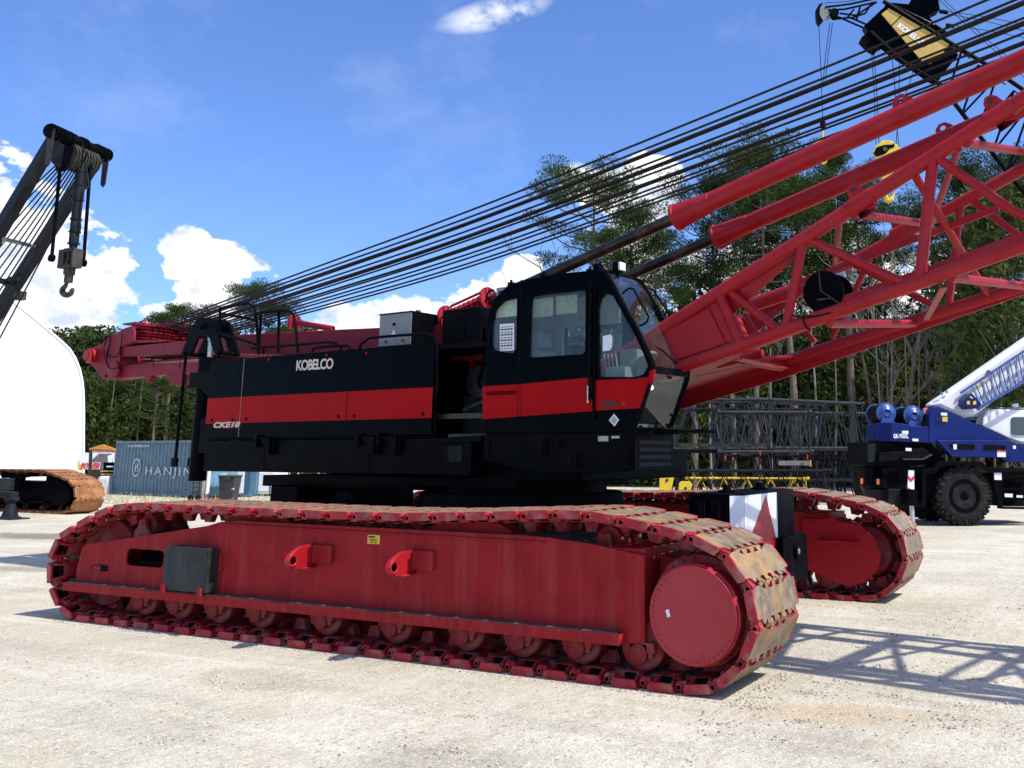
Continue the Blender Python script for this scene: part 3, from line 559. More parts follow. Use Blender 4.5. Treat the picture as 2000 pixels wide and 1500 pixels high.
# grey tool box on the roof
t = MB(); t.box((-1.5, -1.2, 3.27), (-.91, -.85, 3.69)); tb = up(t, 'control_box', GREYM, bevel=.006)
t = MB(); t.box((-1.515, -1.21, 3.69), (-.9, -.5, 3.705)); t.box((-.905, -1.19, 3.25), (-.89, -.5, 3.69)); t.tube((-1.22, -1.215, 3.55), (-1.22, -1.2, 3.55), .02, n=10); up(t, 'box_lid', BLKM, tb)
t = MB(); t.xz([(-1.28, 3.38), (-1.17, 3.38), (-1.225, 3.49)], -1.203, -1.2005); up(t, 'box_symbol', PAPER, tb)
t = MB(); t.tube((-1.36, -1.215, 3.33), (-1.36, -1.2, 3.33), .018); t.tube((-1.05, -1.215, 3.33), (-1.05, -1.2, 3.33), .018); t.tube((-1.0, -1.0, 3.705), (-1.0, -1.0, 3.74), .035); up(t, 'box_latch', RED, tb)
# handrails on the roof
def rail(pts, l, r=.017):
    m = MB(); P = [U(x, y, l) for x, y in pts]; m.path(smoothpath(P, 4) if len(P) > 3 else P, r, 8); return m
def hr(mb): return up(mb, 'handrail', BLKM)
L1, L2 = -1.42, -.9
m = MB(); r_ = .02
for pa in ([(427, 700), (430, 600)], [(430, 602), (445, 598), (485, 592), (497, 600), (502, 640), (505, 692)], [(430, 650), (500, 673)], [(505, 690), (510, 615)], [(500, 613), (545, 606), (562, 607), (573, 614), (578, 640), (582, 688)], [(545, 610), (543, 688)], [(430, 612), (500, 625)]):
    P = [U(x, y, L1) for x, y in pa]; m.path(P, r_, 8)
hr(m)
m = MB()
for pa in ([(490, 680), (560, 675), (640, 668), (655, 670), (665, 676), (668, 690)], [(700, 690), (705, 672), (722, 660), (780, 655), (835, 652), (848, 657), (853, 668), (853, 740), (848, 860)], [(514, 690), (514, 676)], [(610, 686), (612, 680), (650, 676), (680, 675), (685, 684)]):
    P = [U(x, y, -1.56) for x, y in pa]; m.path(P, .018, 8)
hr(m)
# counterweight removal cylinder with its hoisting yoke, on both sides
def yoke(sgn):
    l = -1.38
    q = lambda x, y: (U(x, y, l).x, U(x, y, l).z)
    out = [q(*p) for p in ((391, 624), (384, 636), (364, 682), (360, 692), (366, 698), (376, 696), (382, 688), (393, 660), (396, 657), (412, 657), (416, 662), (423, 686), (430, 697), (440, 694), (440, 683), (428, 640), (424, 628), (415, 621), (400, 621))]
    m = MB(); m.xz(out, sgn * 1.44, sgn * 1.40); m.xz(out, sgn * 1.18, sgn * 1.14)
    c = q(402, 638); m.tube((c[0], sgn * 1.5, c[1]), (c[0], sgn * 1.1, c[1]), .05, n=14); c = q(368, 692); m.tube((c[0], sgn * 1.47, c[1]), (c[0], sgn * 1.1, c[1]), .035, n=12); c2 = q(434, 690); m.tube((c2[0], sgn * 1.47, c2[1]), (c2[0], sgn * 1.1, c2[1]), .035, n=12)
    yo = up(m, 'hoist_yoke', BLKM, bevel=.006)
    for yy in (1.42, 1.16):
        m = MB(); b = q(352, 905); bb = q(362, 905); z1 = c[1]
        m.tube((c[0], sgn * yy, c[1]), (c[0] - .03, sgn * yy, b[1]), .022); m.box((c[0] - .1, sgn * yy - .02, b[1] - .05), (c[0] + .02, sgn * yy + .02, b[1] + .08)); up(m, 'hanger_rod', BLKM)
    t0, t1, t2, t3 = q(402, 657), q(400, 697), q(384, 935), q(402, 640); x = -5.15 + .02
    xx = q(400, 690)[0]
    m = MB(); m.tube((xx, sgn * 1.29, t1[1] - .05), (xx, sgn * 1.29, t0[1] - .04), .042, n=16); m.tube((xx, sgn * 1.29, t0[1] - .06), (xx, sgn * 1.29, t0[1] + .03), .055, n=16); up(m, 'piston_rod', CHROME)
    m = MB(); m.tube((xx - .04, sgn * 1.3, 1.5), (xx - .04, sgn * 1.3, t1[1]), .125, n=24); zz = q(400, 740)[1]; m.box((xx - .22, sgn * 1.46, zz - .14), (xx + .45, sgn * 1.15, zz + .1)); m.box((xx + .1, sgn * 1.42, 1.9), (-4.5, sgn * 1.2, 2.4)); m.xz([(xx + .05, zz - .14), (xx + .4, zz - .14), (xx + .4, zz - .35)], sgn * 1.45, sgn * 1.2)
    up(m, 'lift_cylinder', BLKM, bevel=.01)
yoke(-1); yoke(1)
# ------------------------------------------------------------------ operator's cab
FAR = -.87
CABO = [(.73, 2.115), (.73, 3.33), (.76, 3.52), (.86, 3.68), (1.03, 3.79), (1.25, 3.84), (1.84, 3.86), (2.34, 3.85), (2.47, 3.72), (2.69, 3.35), (2.85, 3.1), (3.02, 2.77), (2.99, 2.66), (2.86, 2.35), (2.76, 2.115)]
def upts(l, *pts): return [(U(x, y, l).x, U(x, y, l).z) for x, y in pts]
W1 = [(.79, 3.12), (.80, 3.38), (.86, 3.54), (.97, 3.62), (1.17, 3.645), (1.2, 3.62), (1.205, 3.06), (1.16, 3.0), (1.0, 3.02), (.83, 3.06)]
W2 = rrect(1.37, 2.935, 2.165, 3.65, .055)
W3 = upts(N, (1168, 738), (1167, 605), (1171, 584), (1184, 571), (1199, 577), (1222, 618), (1245, 660), (1262, 698), (1268, 716), (1258, 733), (1240, 738))
cab = MB(); cab.holed(CABO, [W1, W2, W3], -1.6, -1.555)
W3f = [(x, z) for x, z in W3]; cab.holed(CABO, [W2, W3f], FAR - .04, FAR)
cab.prism([(.73, -1.555, z) for z in (2.115,)] + [(.73, FAR - .04, 2.115), (.73, FAR - .04, 3.33), (.73, -1.555, 3.33)], (.04, 0, 0))
rp = [(.73, 3.33), (.76, 3.52), (.86, 3.68), (1.03, 3.79), (1.25, 3.84), (1.84, 3.86), (2.3, 3.852)]; ri = [(x + (.03 if x < .9 else 0), z - .04) for x, z in rp]
cab.add([(x, y, z) for x, z in rp for y in (-1.558, FAR - .037)] + [(x, y, z) for x, z in ri for y in (-1.558, FAR - .037)],
        [(2 * i, 2 * i + 1, 2 * i + 3, 2 * i + 2) for i in range(6)] + [(14 + 2 * i, 14 + 2 * i + 2, 14 + 2 * i + 3, 14 + 2 * i + 1) for i in range(6)] + [(12, 13, 27, 26), (0, 14, 15, 1)], 0, True)
cab.box((.74, -1.56, 2.1), (2.76, FAR - .03, 2.14)); cab.box((.72, -1.6, 3.857), (2.34, -1.57, 3.872)) if False else None
cabo = up(cab, 'cab', BLK, bevel=.006)
m = MB()
for s_ in (upts(N, (943, 755), (1018, 750), (1018, 813), (943, 819)), upts(N, (1019, 750), (1156, 737), (1157, 803), (1019, 813)), upts(N, (1162, 743), (1277, 736), (1252, 797), (1162, 802))):
    m.xz(s_, -1.604, -1.6)
m.xz(upts(N, (1269, 736), (1271, 724), (1280, 722), (1278, 740), (1270, 752)), -1.62, -1.6)
m.box((2.98, -1.6, 2.45), (3.0, -1.58, 2.75)) if False else None
up(m, 'cab_stripe', STRIPE, cabo)
m = MB(); m.box((.76, -1.607, 2.545), (1.21, -1.6045, 2.59)); up(m, 'vent_slot', mat('dark_red_recess', (.12, .002, .003), .6, spec=.03), cabo)
# doors edges, hinge bar, gutters
for a, b in (((1018, 546), (1021, 847)), ((1160, 560), (1159, 842))):
    m = MB(); p, q = U(*a), U(*b); m.box((p.x - .005, -1.6045, q.z), (p.x + .005, -1.6, p.z)); up(m, 'door_gap', BLKD, cabo)
m = MB(); p, q = U(1152, 560), U(1152, 800); m.tube((2.225, -1.625, 2.45), (2.225, -1.625, 3.72), .014); m.tube((2.245, -1.635, 2.5), (2.245, -1.635, 3.6), .01)
for z in (2.5, 3.1, 3.68): m.box((2.2, -1.635, z - .03), (2.26, -1.6, z + .03))
m.tube((2.285, -1.62, 2.25), (2.285, -1.62, 3.66), .012); up(m, 'grab_bar', BLKM, cabo)
m = MB(); m.tube((2.215, -1.63, 2.42), (2.215, -1.63, 2.6), .012); up(m, 'door_handle', CHROME, cabo)
m = MB(); m.path([(.74, -1.606, 3.03), (1.2, -1.606, 2.86), (1.55, -1.606, 2.77), (2.2, -1.606, 2.7)], .009, 6); up(m, 'guard_strip', BLKM, cabo)
for t in ((1.04, 3.84), (1.52, 3.89), (2.16, 3.88)): m = MB(); m.box((t[0] - .03, -1.57, t[1] - .05), (t[0] + .03, -1.5, t[1])); m.tube((t[0], -1.54, t[1] - .02), (t[0], -1.54, t[1] + .03), .015); up(m, 'roof_fitting', BLKM, cabo)
m = MB(); m.path([(.74, -1.62, 3.34), (.8, -1.62, 3.56), (.9, -1.6, 3.68)], .008) if False else None
m.path(smoothpath([U(x, y, -1.3) for x, y in ((948, 592), (952, 575), (958, 567), (965, 568))], 4), .012); up(m, 'roof_fitting', BLKM, cabo)
# side windows
for i, w in enumerate((W1, W2, W3)):
    m = MB(); m.add([(x, -1.58, z) for x, z in w], [tuple(range(len(w)))]); up(m, 'window_glass', GLASS, cabo)
    if i: m = MB(); m.add([(x, FAR - .02, z) for x, z in w], [tuple(range(len(w)))]); up(m, 'window_glass', GLASS, cabo)
    m = MB(); cl = [(x, -1.604, z) for x, z in w]; m.path(cl + cl[:1], .011, 6); up(m, 'window_seal', BLKM, cabo)
# wrap-round front screen
def strip(prof, y0, y1, nm, mt):
    m = MB(); n = len(prof); vs = [(x, y, z) for x, z in prof for y in (y0, y1)]; m.add(vs, [(2 * i, 2 * i + 1, 2 * i + 3, 2 * i + 2) for i in range(n - 1)], 0, True)
    return up(m, nm, mt, cabo)
GL = [(2.32, 3.85), (2.4, 3.80), (2.49, 3.69), (2.69, 3.36), (2.85, 3.1), (2.99, 2.82), (3.01, 2.78)]
strip(GL, -1.59, FAR, 'windscreen', GLASS)
strip([(3.0, 2.72), (2.98, 2.65), (2.86, 2.35), (2.77, 2.16)], -1.59, FAR, 'lower_windscreen', GLASS)
m = MB()
for y in (-1.59, FAR - .01):
    m.path([(x, y, z) for x, z in [(2.32, 3.855), (2.41, 3.81), (2.5, 3.69), (2.7, 3.36), (2.86, 3.1), (3.01, 2.79), (3.0, 2.68), (2.87, 2.35), (2.77, 2.14)]], .024, 8)
m.box((2.985, -1.59, 2.705), (3.02, FAR, 2.775)); m.box((2.75, -1.6, 2.115), (2.79, FAR, 2.165)); m.box((2.29, -1.59, 3.83), (2.335, FAR, 3.87))
for y in (-1.45, -1.2, -.98): m.tube((3.0, y, 2.74), (3.035, y, 2.74), .012)
for x_, y, z in ((2.79, -1.5, 2.17), (2.79, -1.2, 2.18), (2.84, -.95, 2.3), (2.8, -.93, 2.18), (3.0, -1.25, 2.68)): m.tube((x_ - .01, y, z), (x_ + .02, y, z), .014)
up(m, 'screen_frame', BLKM, cabo)
m = MB(); m.path([U(x, y, -1.63) for x, y in ((1216, 574), (1221, 568), (1229, 563), (1238, 565), (1248, 585), (1260, 606), (1267, 619), (1264, 628), (1257, 633), (1249, 637))], .011, 8); up(m, 'screen_grab_rail', BLKM, cabo)
m = MB(); m.path([U(x, y, FAR + .03) for x, y in ((1266, 567), (1270, 564), (1276, 566), (1290, 588), (1306, 612), (1331, 652), (1329, 659), (1320, 660))], .011, 8); up(m, 'screen_grab_rail', BLKM, cabo)
m = MB()
for k in range(14):
    t = k / 13; x_ = 2.62 + .3 * t; z_ = 3.5 - .58 * t; m.box((x_, FAR - .12, z_), (x_ + .03, FAR - .03, z_ + .02))
m.path([U(x, y, FAR) for x, y in ((1263, 575), (1290, 615), (1318, 655))], .01); up(m, 'wiper_linkage', BLKM, cabo)
m = MB(); m.path([(3.0, -1.1, 2.83), (2.93, -1.25, 2.96), (2.9, -1.38, 3.0)], .007); up(m, 'wiper', BLKM, cabo)
m = MB(); c = U(1212, 520, -1.35); m.box((c.x - .0, -1.40, c.z - .05), (c.x + .03, -1.29, c.z + .04)); m.box((c.x - .07, -1.41, c.z - .06), (c.x, -1.28, c.z + .05), 1); m.tube((c.x - .04, -1.35, c.z - .2), (c.x - .04, -1.35, c.z), .02, mi=1); up(m, 'work_lamp', [WHITE, BLKM], cabo, .01)
m = MB(); m.box((c.x - .26, -1.5, c.z - .1), (c.x - .2, -1.4, c.z + .03)); up(m, 'roof_bracket', BLKM, cabo)
# inside
m = MB(); m.box((.8, -1.53, 2.15), (2.7, FAR - .06, 2.2)); m.box((.78, -1.5, 2.2), (.82, FAR - .06, 3.75)); m.box((.82, FAR - .09, 2.2), (1.35, FAR - .045, 3.75)); m.box((1.36, FAR - .09, 2.2), (2.16, FAR - .05, 2.95), 0); m.box((1.36, FAR - .09, 3.35), (2.16, FAR - .05, 3.7), 0)
m.box((.8, -1.52, 3.76), (2.28, FAR - .06, 3.8)); up(m, 'cab_lining', INTR, cabo)
m = MB()
for q0_, q1_ in (((1042, 585), (1080, 617)), ((1087, 579), (1127, 611)), ((970, 583), (1010, 617))):
    a, b = U(*q0_, -1.53), U(*q1_, -1.53); m.box((a.x, -1.535, b.z), (b.x, -1.525, a.z)); up(m, 'sun_blind', CURT, cabo)
m = MB(); m.box((1.25, -1.4, 2.6), (1.75, -1.05, 2.74)); m.box((1.2, -1.4, 2.7), (1.36, -1.05, 3.05)); m.box((1.22, -1.33, 3.08), (1.34, -1.12, 3.28)); m.box((1.4, -1.3, 2.2), (1.6, -1.15, 2.6)); up(m, 'operator_seat', SEAT, cabo, .04)
m = MB(); m.box((2.35, -1.5, 2.25), (2.6, -1.35, 2.8)); m.box((2.4, -1.3, 2.6), (2.62, -1.0, 3.0)); 
for k in range(4): m.tube((2.33 + k * .05, -1.46, 2.75), (2.3 + k * .05, -1.46, 2.95), .008)
m.box((1.4, -1.5, 2.25), (2.2, -1.42, 2.78)); up(m, 'console', SEAT, cabo, .02)
m = MB(); m.lathe([(0, .16), (.02, .17), (.04, .16)], (2.66, -1.22, 2.86), (-.5, 0, .8), 24); up(m, 'monitor_pod', INTR, cabo, .01)
m = MB(); m.prism([(x, -1.586, z) for x, z in upts(N, (1176, 656), (1192, 653), (1195, 658), (1194, 678), (1190, 684), (1176, 686))], (0, -.002, 0)); up(m, 'mirror_paper', PAPER, cabo)
m = MB(); q = upts(N, (975, 633), (1003, 631), (1003, 684), (975, 686)); m.xz(q, -1.59, -1.585); ld = up(m, 'load_chart', PAPER, cabo)
m = MB()
for k in range(9): z = q[3][1] + (q[0][1] - q[3][1]) * (k + .7) / 10; m.box((q[0][0] + .015, -1.5915, z), (q[1][0] - .015, -1.5905, z + .006 * (1 + k % 2)))
for k in range(4): x_ = q[0][0] + (q[1][0] - q[0][0]) * (k + .8) / 4.6; m.box((x_, -1.5915, q[3][1] + .03), (x_ + .004, -1.5905, q[0][1] - .05))
up(m, 'chart_print', DGREY, ld) if False else m.build('chart_print', DGREY, cabo)
a_, b_ = U(1174, 796), U(1206, 793); text('2400', 'fleet_number', BLKS, cabo, (a_.x, -1.606, a_.z), (1, 0, .0), (0, 0, 1), .09, .0045, .001, spacing=1.05, width=.2)
m = MB(); p = U(1219, 788)
for dx_, dz_ in ((0, 0), (.075, 0), (0, .065), (.075, .065)): m.box((p.x - .045 + dx_, -1.6055, p.z - .03 + dz_), (p.x - .035 + dx_, -1.6045, p.z - .02 + dz_))
m.box((p.x - .045, -1.6055, p.z + .035), (p.x + .04, -1.6045, p.z + .038)); m.box((p.x - .02, -1.6055, p.z - .02), (p.x + .015, -1.6045, p.z + .02)); up(m, 'stencil_mark', mat('faded_stencil', (.25, .01, .01), .5), cabo)
m = MB(); m.prism([(x, -1.606, z) for x, z in upts(N, (1200, 808), (1210, 820), (1201, 833), (1190, 821))], (0, -.002, 0)); dd = up(m, 'safety_sticker', WHITE, cabo, .002)
m = MB(); m.prism([(x, -1.609, z) for x, z in upts(N, (1200, 812), (1207, 820), (1201, 829), (1193, 821))], (0, -.001, 0)); up(m, 'sticker_centre', mat('pale_green_print', (.35, .42, .38), .5), cabo)
m = MB(); m.lathe([(0, .028), (.004, .028)], (2.96, -1.55, 2.56), (1, -.3, 0), 18); up(m, 'round_sticker', WHITE, cabo)
# box under the cab
b = MB(); b.prism([(.74, -1.6, 1.84), (1.64, -1.6, 1.69), (2.79, -1.6, 1.72), (2.79, -1.6, 2.105), (.74, -1.6, 2.105)], (0, .77, 0)); b.xz([(.74, 1.84), (1.64, 1.69), (1.64, 1.67), (.73, 1.82)], -1.615, -1.6)
ub = up(b, 'cab_base', BLKM, bevel=.008)
for x_, z0, z1 in ((.82, 1.86, 2.07), (1.6, 1.88, 2.07), (1.64, 1.88, 2.07), (2.05, 1.74, 1.93), (2.09, 1.74, 1.93), (2.7, 1.78, 1.95), (2.73, 1.78, 1.95)): m = MB(); m.box((x_, -1.615, z0), (x_ + .012, -1.6, z1)); up(m, 'hinge_strip', BLKD, ub)
m = MB(); m.lathe([(0, .035), (.015, .035), (.02, .02), (.05, .02)], (1.83, -1.6, 1.99), (0, -1, 0), 14); up(m, 'locking_knob', BLKD, ub); m = MB(); m.box((1.93, -1.61, 1.82), (2.0, -1.6, 1.87)); up(m, 'latch_plate', BLKD, ub); m = MB(); m.box((2.66, -1.61, 1.76), (2.74, -1.6, 1.79)); up(m, 'latch_plate', BLKD, ub)
m = MB(); m.box((2.33, -1.604, 2.02), (2.46, -1.6, 2.075)); m.box((2.5, -1.604, 2.05), (2.6, -1.6, 2.075)); up(m, 'rating_plate', mat('scuffed_label', (.4, .38, .33), .5, var=.4, vs=30), ub)
m = MB()
for k in range(4):
    z = 1.765 + k * .075; m.box((2.791, -1.53, z), (2.797, -.9, z + .042))
up(m, 'vent_grille', mat('grille_grey', (.018, .018, .02), .5, spec=.1), ub)
m = MB(); m.prism([(2.6, -1.62, 2.14), (3.15, -1.5, 2.115), (3.35, -.95, 2.1), (2.8, -.9, 2.1)], (0, 0, .02)); m.path([(2.78, -1.63, 2.145), (3.1, -1.56, 2.14), (3.33, -1.2, 2.125), (3.38, -.95, 2.115)], .016); m.box((2.8, -1.6, 2.07), (3.0, -1.58, 2.12)); up(m, 'front_step', BLKM, bevel=.004)

# ------------------------------------------------------------------ live mast lying back over the house
MB_ = upts(-.8, (232, 678), (361, 666), (440, 656), (560, 648), (742, 640), (870, 633), (940, 632), (940, 705), (740, 700), (560, 693), (440, 690), (359, 690), (235, 696))
ML = upts(-.8, (234, 711), (359, 708), (560, 702), (740, 706), (740, 722), (560, 716), (359, 729), (233, 740))
TIP = upts(-.8, (172, 697), (174, 687), (182, 680), (200, 672), (207, 660), (232, 651), (248, 641), (262, 637), (266, 645), (266, 667), (238, 679), (238, 712), (233, 738), (226, 742), (204, 742), (190, 722), (177, 707))
MX = MB()
for s in (-1, 1):
    MX.xz(MB_, s * .8, s * .62); MX.xz(ML, s * .8, s * .64); MX.xz(TIP, s * .84, s * .8); MX.xz(TIP, s * .55, s * .51)
for x_ in (-8.0, -6.2, -4.2, -2.4): MX.box((x_ - .1, -.62, 3.5), (x_ + .1, .62, 3.62))
MX.box((-7.9, -.6, 3.42), (-6.4, .6, 3.45)); MX.xz(upts(-.8, (280, 735), (296, 735), (290, 747), (286, 747)), -.8, -.7); MX.xz(upts(-.8, (322, 733), (360, 730), (358, 752), (336, 753)), -.8, -.74)
for p_ in ((222, 723),): c = U(*p_, -.86); MX.lathe([(0, .16), (.03, .16), (.035, .13)], (c.x, -.84, c.z), (0, -1, 0), 22)
c = U(226, 662, -.8); MX.xz([(U(x, y, -.8).x, U(x, y, -.8).z) for x, y in ((237, 680), (262, 670), (320, 668), (322, 664), (262, 664))], -.8, .8)
mast = up(MX, 'live_mast', REDMAST, bevel=.008)
c = U(181, 695, -.85); t = MB(); t.tube((c.x, -.98, c.z), (c.x, .98, c.z), .085, n=22); t.lathe([(0, .12), (.06, .12)], (c.x, -.9, c.z), (0, 1, 0), 22); t.box((c.x + .02, -.97, c.z - .14), (c.x + .12, -.93, c.z + .12)); up(t, 'mast_cross_shaft', RED, mast)
c = U(205, 734, -.86); t = MB(); t.tube((c.x, -.845, c.z), (c.x, -.83, c.z), .03, n=12); up(t, 'pin_hole', BLKD, mast)
t = MB(); P = [U(x, y, -.87) for x, y in ((197, 672), (205, 660), (212, 656), (216, 664), (210, 690), (208, 705), (212, 716), (222, 720), (250, 712), (290, 706), (300, 700), (330, 696), (352, 697), (380, 694))]; t.path(smoothpath(P, 4), .012, 6)
P = [U(x, y, -.87) for x, y in ((204, 700), (203, 680), (207, 662), (212, 655))]; t.path(smoothpath(P, 4), .008, 6); P = [U(x, y, -.87) for x, y in ((206, 690), (212, 696), (222, 697), (232, 690), (237, 672), (238, 652))]; t.path(smoothpath(P, 4), .009, 6)
for px_ in (300, 352): a_ = U(px_, 704, -.86); t.path([a_ + Vector((0, 0, .08)), a_ - Vector((0, 0, .12))], .006)
up(t, 'hydraulic_hose', BLKD, mast)
for (a_, b_) in ((.35, (300, 661)), (-.35, (358, 661))):
    l = -a_; c = U(b_[0], b_[1], l); t = MB()
    for k in range(4):
        z = c.z - .22 + k * .11; t.lathe([(0, .10), (0, .35), (.018, .37), (.03, .32), (.06, .32), (.072, .37), (.09, .35), (.09, .1)], (c.x, l, z), (.06, .05, 1), 36)
    t.tube((c.x, l, c.z - .33), (c.x, l, c.z + .26), .07, n=16); up(t, 'sheave_block', REDMAST, mast)
    t = MB(); t.tube((c.x - .45, l - .1, c.z - .3), (c.x - .45, l - .1, c.z + .3), .05); t.box((c.x - .5, l - .3, c.z + .24), (c.x - .1, l + .3, c.z + .27)); up(t, 'sheave_guard', REDMAST, mast)
t = MB(); c = U(277, 636, -.5); t.path([(c.x - .1, -.5, c.z - .05), (c.x - .08, -.5, c.z + .07), (c.x + .1, -.5, c.z + .09), (c.x + .12, -.5, c.z - .04)], .018); t.box((c.x - .25, -.6, c.z - .08), (c.x, -.4, c.z - .04)); up(t, 'rope_guide', RED, mast)
t = MB(); a_, b_ = U(578, 630, -.5), U(650, 642, -.5); t.tube(a_, b_, .045, n=12); t.box((a_.x - .06, -.6, a_.z - .1), (a_.x - .02, -.4, a_.z + .1)); up(t, 'strut_tube', RED, mast)
# gantry foot, backstop springs, winch gear behind the cab
for s in (-1, 1):
    l = -.6 * 1; zz = lambda x: 4.15 + .265 * (x - 1.05)
    t = MB(); d = Vector((1, 0, .265)).normalized()
    a_ = Vector((-.85, s * .6, zz(-.85)))
    t.lathe([(0, .07), (0, .2), (.03, .2), (.03, .07)], a_, d, 20)
    for k in range(7): t.lathe([(0, .10), (.03, .125), (.06, .10)], a_ + d * (.08 + k * .085), d, 20)
    t.tube(a_ - d * .6, a_ + d * .9, .07, n=12); t.tube(a_ + d * .05 + Vector((0, s * .17, 0)), a_ + d * .75 + Vector((0, s * .17, 0)), .018); t.tube(a_ + d * .05 + Vector((0, 0, .17)), a_ + d * .75 + Vector((0, 0, .17)), .018); t.lathe([(0, .06), (0, .19), (.03, .19)], a_ + d * .75, d, 20)
    sp_ = up(t, 'backstop_spring', RED, bevel=0)
    t = MB(); p0 = Vector((-.2, s * .6, zz(-.2))); p1 = Vector((2.72 if s < 0 else 2.6, s * .6, zz(2.7))); t.tube(p0, p1, .07, n=18); up(t, 'backstop_rod', RODM)
    t = MB(); q0 = p1 - d * .02; q1 = Vector((11.5, s * .6, zz(11.5)))
    t.tube(q0 + d * .5, q1, .112, n=26); t.lathe([(0, .06), (0, .165), (.035, .165), (.04, .15), (.5, .116)], q0, d, 26)
    for a in (0, 90, 180, 270):
        uu = Vector((0, math.cos(R(a)), 0)) + Vector((-d.z, 0, d.x)) * math.sin(R(a)); t.prism([q0 + uu * .12, q0 + uu * .165, q0 + d * .5 + uu * .12], d.cross(uu) * .012)
    ex = 5.45 if s < 0 else 5.55
    c = Vector((ex, s * .6, zz(ex))) ; nn = Vector((-d.z, 0, d.x)); t.holed([], [], 0, 0) if False else None
    up(t, 'backstop_tube', RED, bevel=.004)
    t = MB(); P = [(-.11, .09), (-.09, .17), (-.04, .215), (.03, .215), (.08, .17), (.14, .09)]; H_ = [(.035 * math.cos(k * .524) - .01, .16 + .03 * math.sin(k * .524)) for k in range(12)]; t.holed(P, [H_], -.015, .015); t.v = [tuple(c + d * x_ + nn * z_ + Vector((0, y_, 0))) for x_, y_, z_ in t.v]; up(t, 'lifting_lug', RED)
t = MB(); t.lathe([(0, .1), (0, .42), (.05, .42), (.05, .3), (.9, .3), (.9, .42), (.95, .42)], (-.9, -.45, 3.05), (0, 1, 0), 30); t.box((-1.3, -.55, 3.25), (.6, -.5, 3.4)); t.xz([(-.9, 3.3), (.3, 3.3), (.3, 3.6), (-.2, 3.62)], -.4, -.35)
t.tube((-1.6, -.3, 3.7), (-.9, -.3, 3.72), .07); up(t, 'hoist_winch', RED, bevel=.006)

# ------------------------------------------------------------------ lattice boom
def P_(x, y, l): return U(x, y, l)
TN = lambda x: Vector((x, -1, 3.35 + .477 * (x - 3))); BN = lambda x: Vector((x, -1, 2.52 + .257 * (x - 1.85)))
TF = lambda x: Vector((x, 1, 4.40 + .41 * (x - 4.71) + (-.05 if x < 3 else 0))); BF = lambda x: Vector((x, 1, 3.30 + .235 * (x - 4.53)))
bm_ = MB(); XE = 14.5
bm_.tube(TN(.9), TN(XE), .075, n=18); bm_.tube(BN(.9), BN(XE), .07, n=18); bm_.tube(TF(1.2), TF(XE), .07, n=18); bm_.tube(BF(.9), BF(XE), .07, n=18)
boom = up(bm_, 'lattice_boom', RED)
pl = MB()
# side plates of the foot section
ps = [(.55, 2.12), (.9, 2.2), (3.74, 2.96), (3.47, 3.6), (2.9, 3.33), (.9, 2.38), (.5, 2.3)]
pl.prism([(x, -1.01, z) for x, z in ps], (0, .03, 0)); pl.prism([(.55, .99, 2.12), (3.0, .99, 2.95), (2.8, .99, 3.55), (.9, .99, 2.6), (.5, .99, 2.3)], (0, .03, 0))
# closed underside between the bottom chords, and cross plates
pl.add([(.6, -1, 2.2), (3.2, -1, 2.87), (3.5, 1, 3.05), (.6, 1, 2.35)] + [(.6, -1, 2.23), (3.2, -1, 2.9), (3.5, 1, 3.08), (.6, 1, 2.38)], [(0, 1, 2, 3), (7, 6, 5, 4), (0, 4, 5, 1), (1, 5, 6, 2), (2, 6, 7, 3), (3, 7, 4, 0)])
# gussets that taper out along the chords
pl.prism([BN(3.3) + Vector((0, .3, -.02)), BN(4.9) + Vector((0, 0, -.05)), BN(3.2) + Vector((0, 0, -.02))], (0, 0, -.02))
pl.prism([BF(.6) + Vector((0, 0, -.2)), BF(3.2) + Vector((0, 0, -.2)), BF(6.6) + Vector((0, 0, -.07)), BF(6.6) + Vector((0, 0, 0)), BF(.6)], (0, .03, 0)); pl.prism([TN(3.5) + Vector((0, .1, -.3)), TN(4.5) + Vector((0, .05, -.06)), TN(3.3) + Vector((0, .05, -.06))], (0, .03, 0)); pl.prism([TF(2.6), TF(3.9), TF(2.7) + Vector((0, 0, -.3))], (0, -.03, 0))
pl.prism([(2.0, -1.035, 2.66), (3.55, -1.035, 3.03), (3.35, -1.035, 3.42), (2.6, -1.035, 3.1)], (0, .02, 0)); up(pl, 'foot_plate', RED, boom, .006)
def mem(a, b, r=.04, nm='brace_tube', mt=None):
    m = MB(); m.tube(a, b, r, n=12); return up(m, nm, mt or RED, boom)
mem(P_(1403, 570, -1), P_(1449, 675, -1), .062); mem(P_(1428, 572, -1), P_(1520, 645, -1), .045)
mem(P_(1567, 478, -1), P_(1535, 640, -1), .05); mem(P_(1583, 470, -1), P_(1782, 560, -1), .045)
mem(P_(1822, 312, -1), P_(1796, 556, -1), .055); mem(P_(1835, 312, -1), P_(1975, 410, -1), .045); mem(P_(1975, 410, -1), P_(2110, 470, -1), .045)
for k in range(5):
    x0 = 6.9 + k * 1.5
    for A, B_ in ((TN, BN), (TF, BF)): mem(A(x0), B_(x0 + .1), .045); mem(B_(x0 + .1), A(x0 + 1.5), .045)
    mem(TN(x0 + .7), TF(x0 + .75), .045, 'cross_tube'); mem(BN(x0 + .7), BF(x0 + .8), .045, 'cross_tube'); mem(TN(x0 + .7), BF(x0), .04); mem(BN(x0), TF(x0 + .7), .04)
mem(P_(1785, 340, -1), P_(1932, 580, 1), .042); mem(P_(1872, 290, -1), P_(1818, 440, 1), .035); mem(P_(1640, 430, -1), P_(1630, 525, 1), .035)
mem(P_(1664, 515, 1), P_(1838, 604, 1), .04); mem(P_(1877, 395, 1), P_(1853, 598, 1), .042); mem(P_(1893, 388, 1), P_(2030, 490, 1), .04); mem(P_(1545, 620, 1), P_(1592, 668, 1), .035); mem(P_(1700, 505, 1), P_(1625, 660, 1), .035)
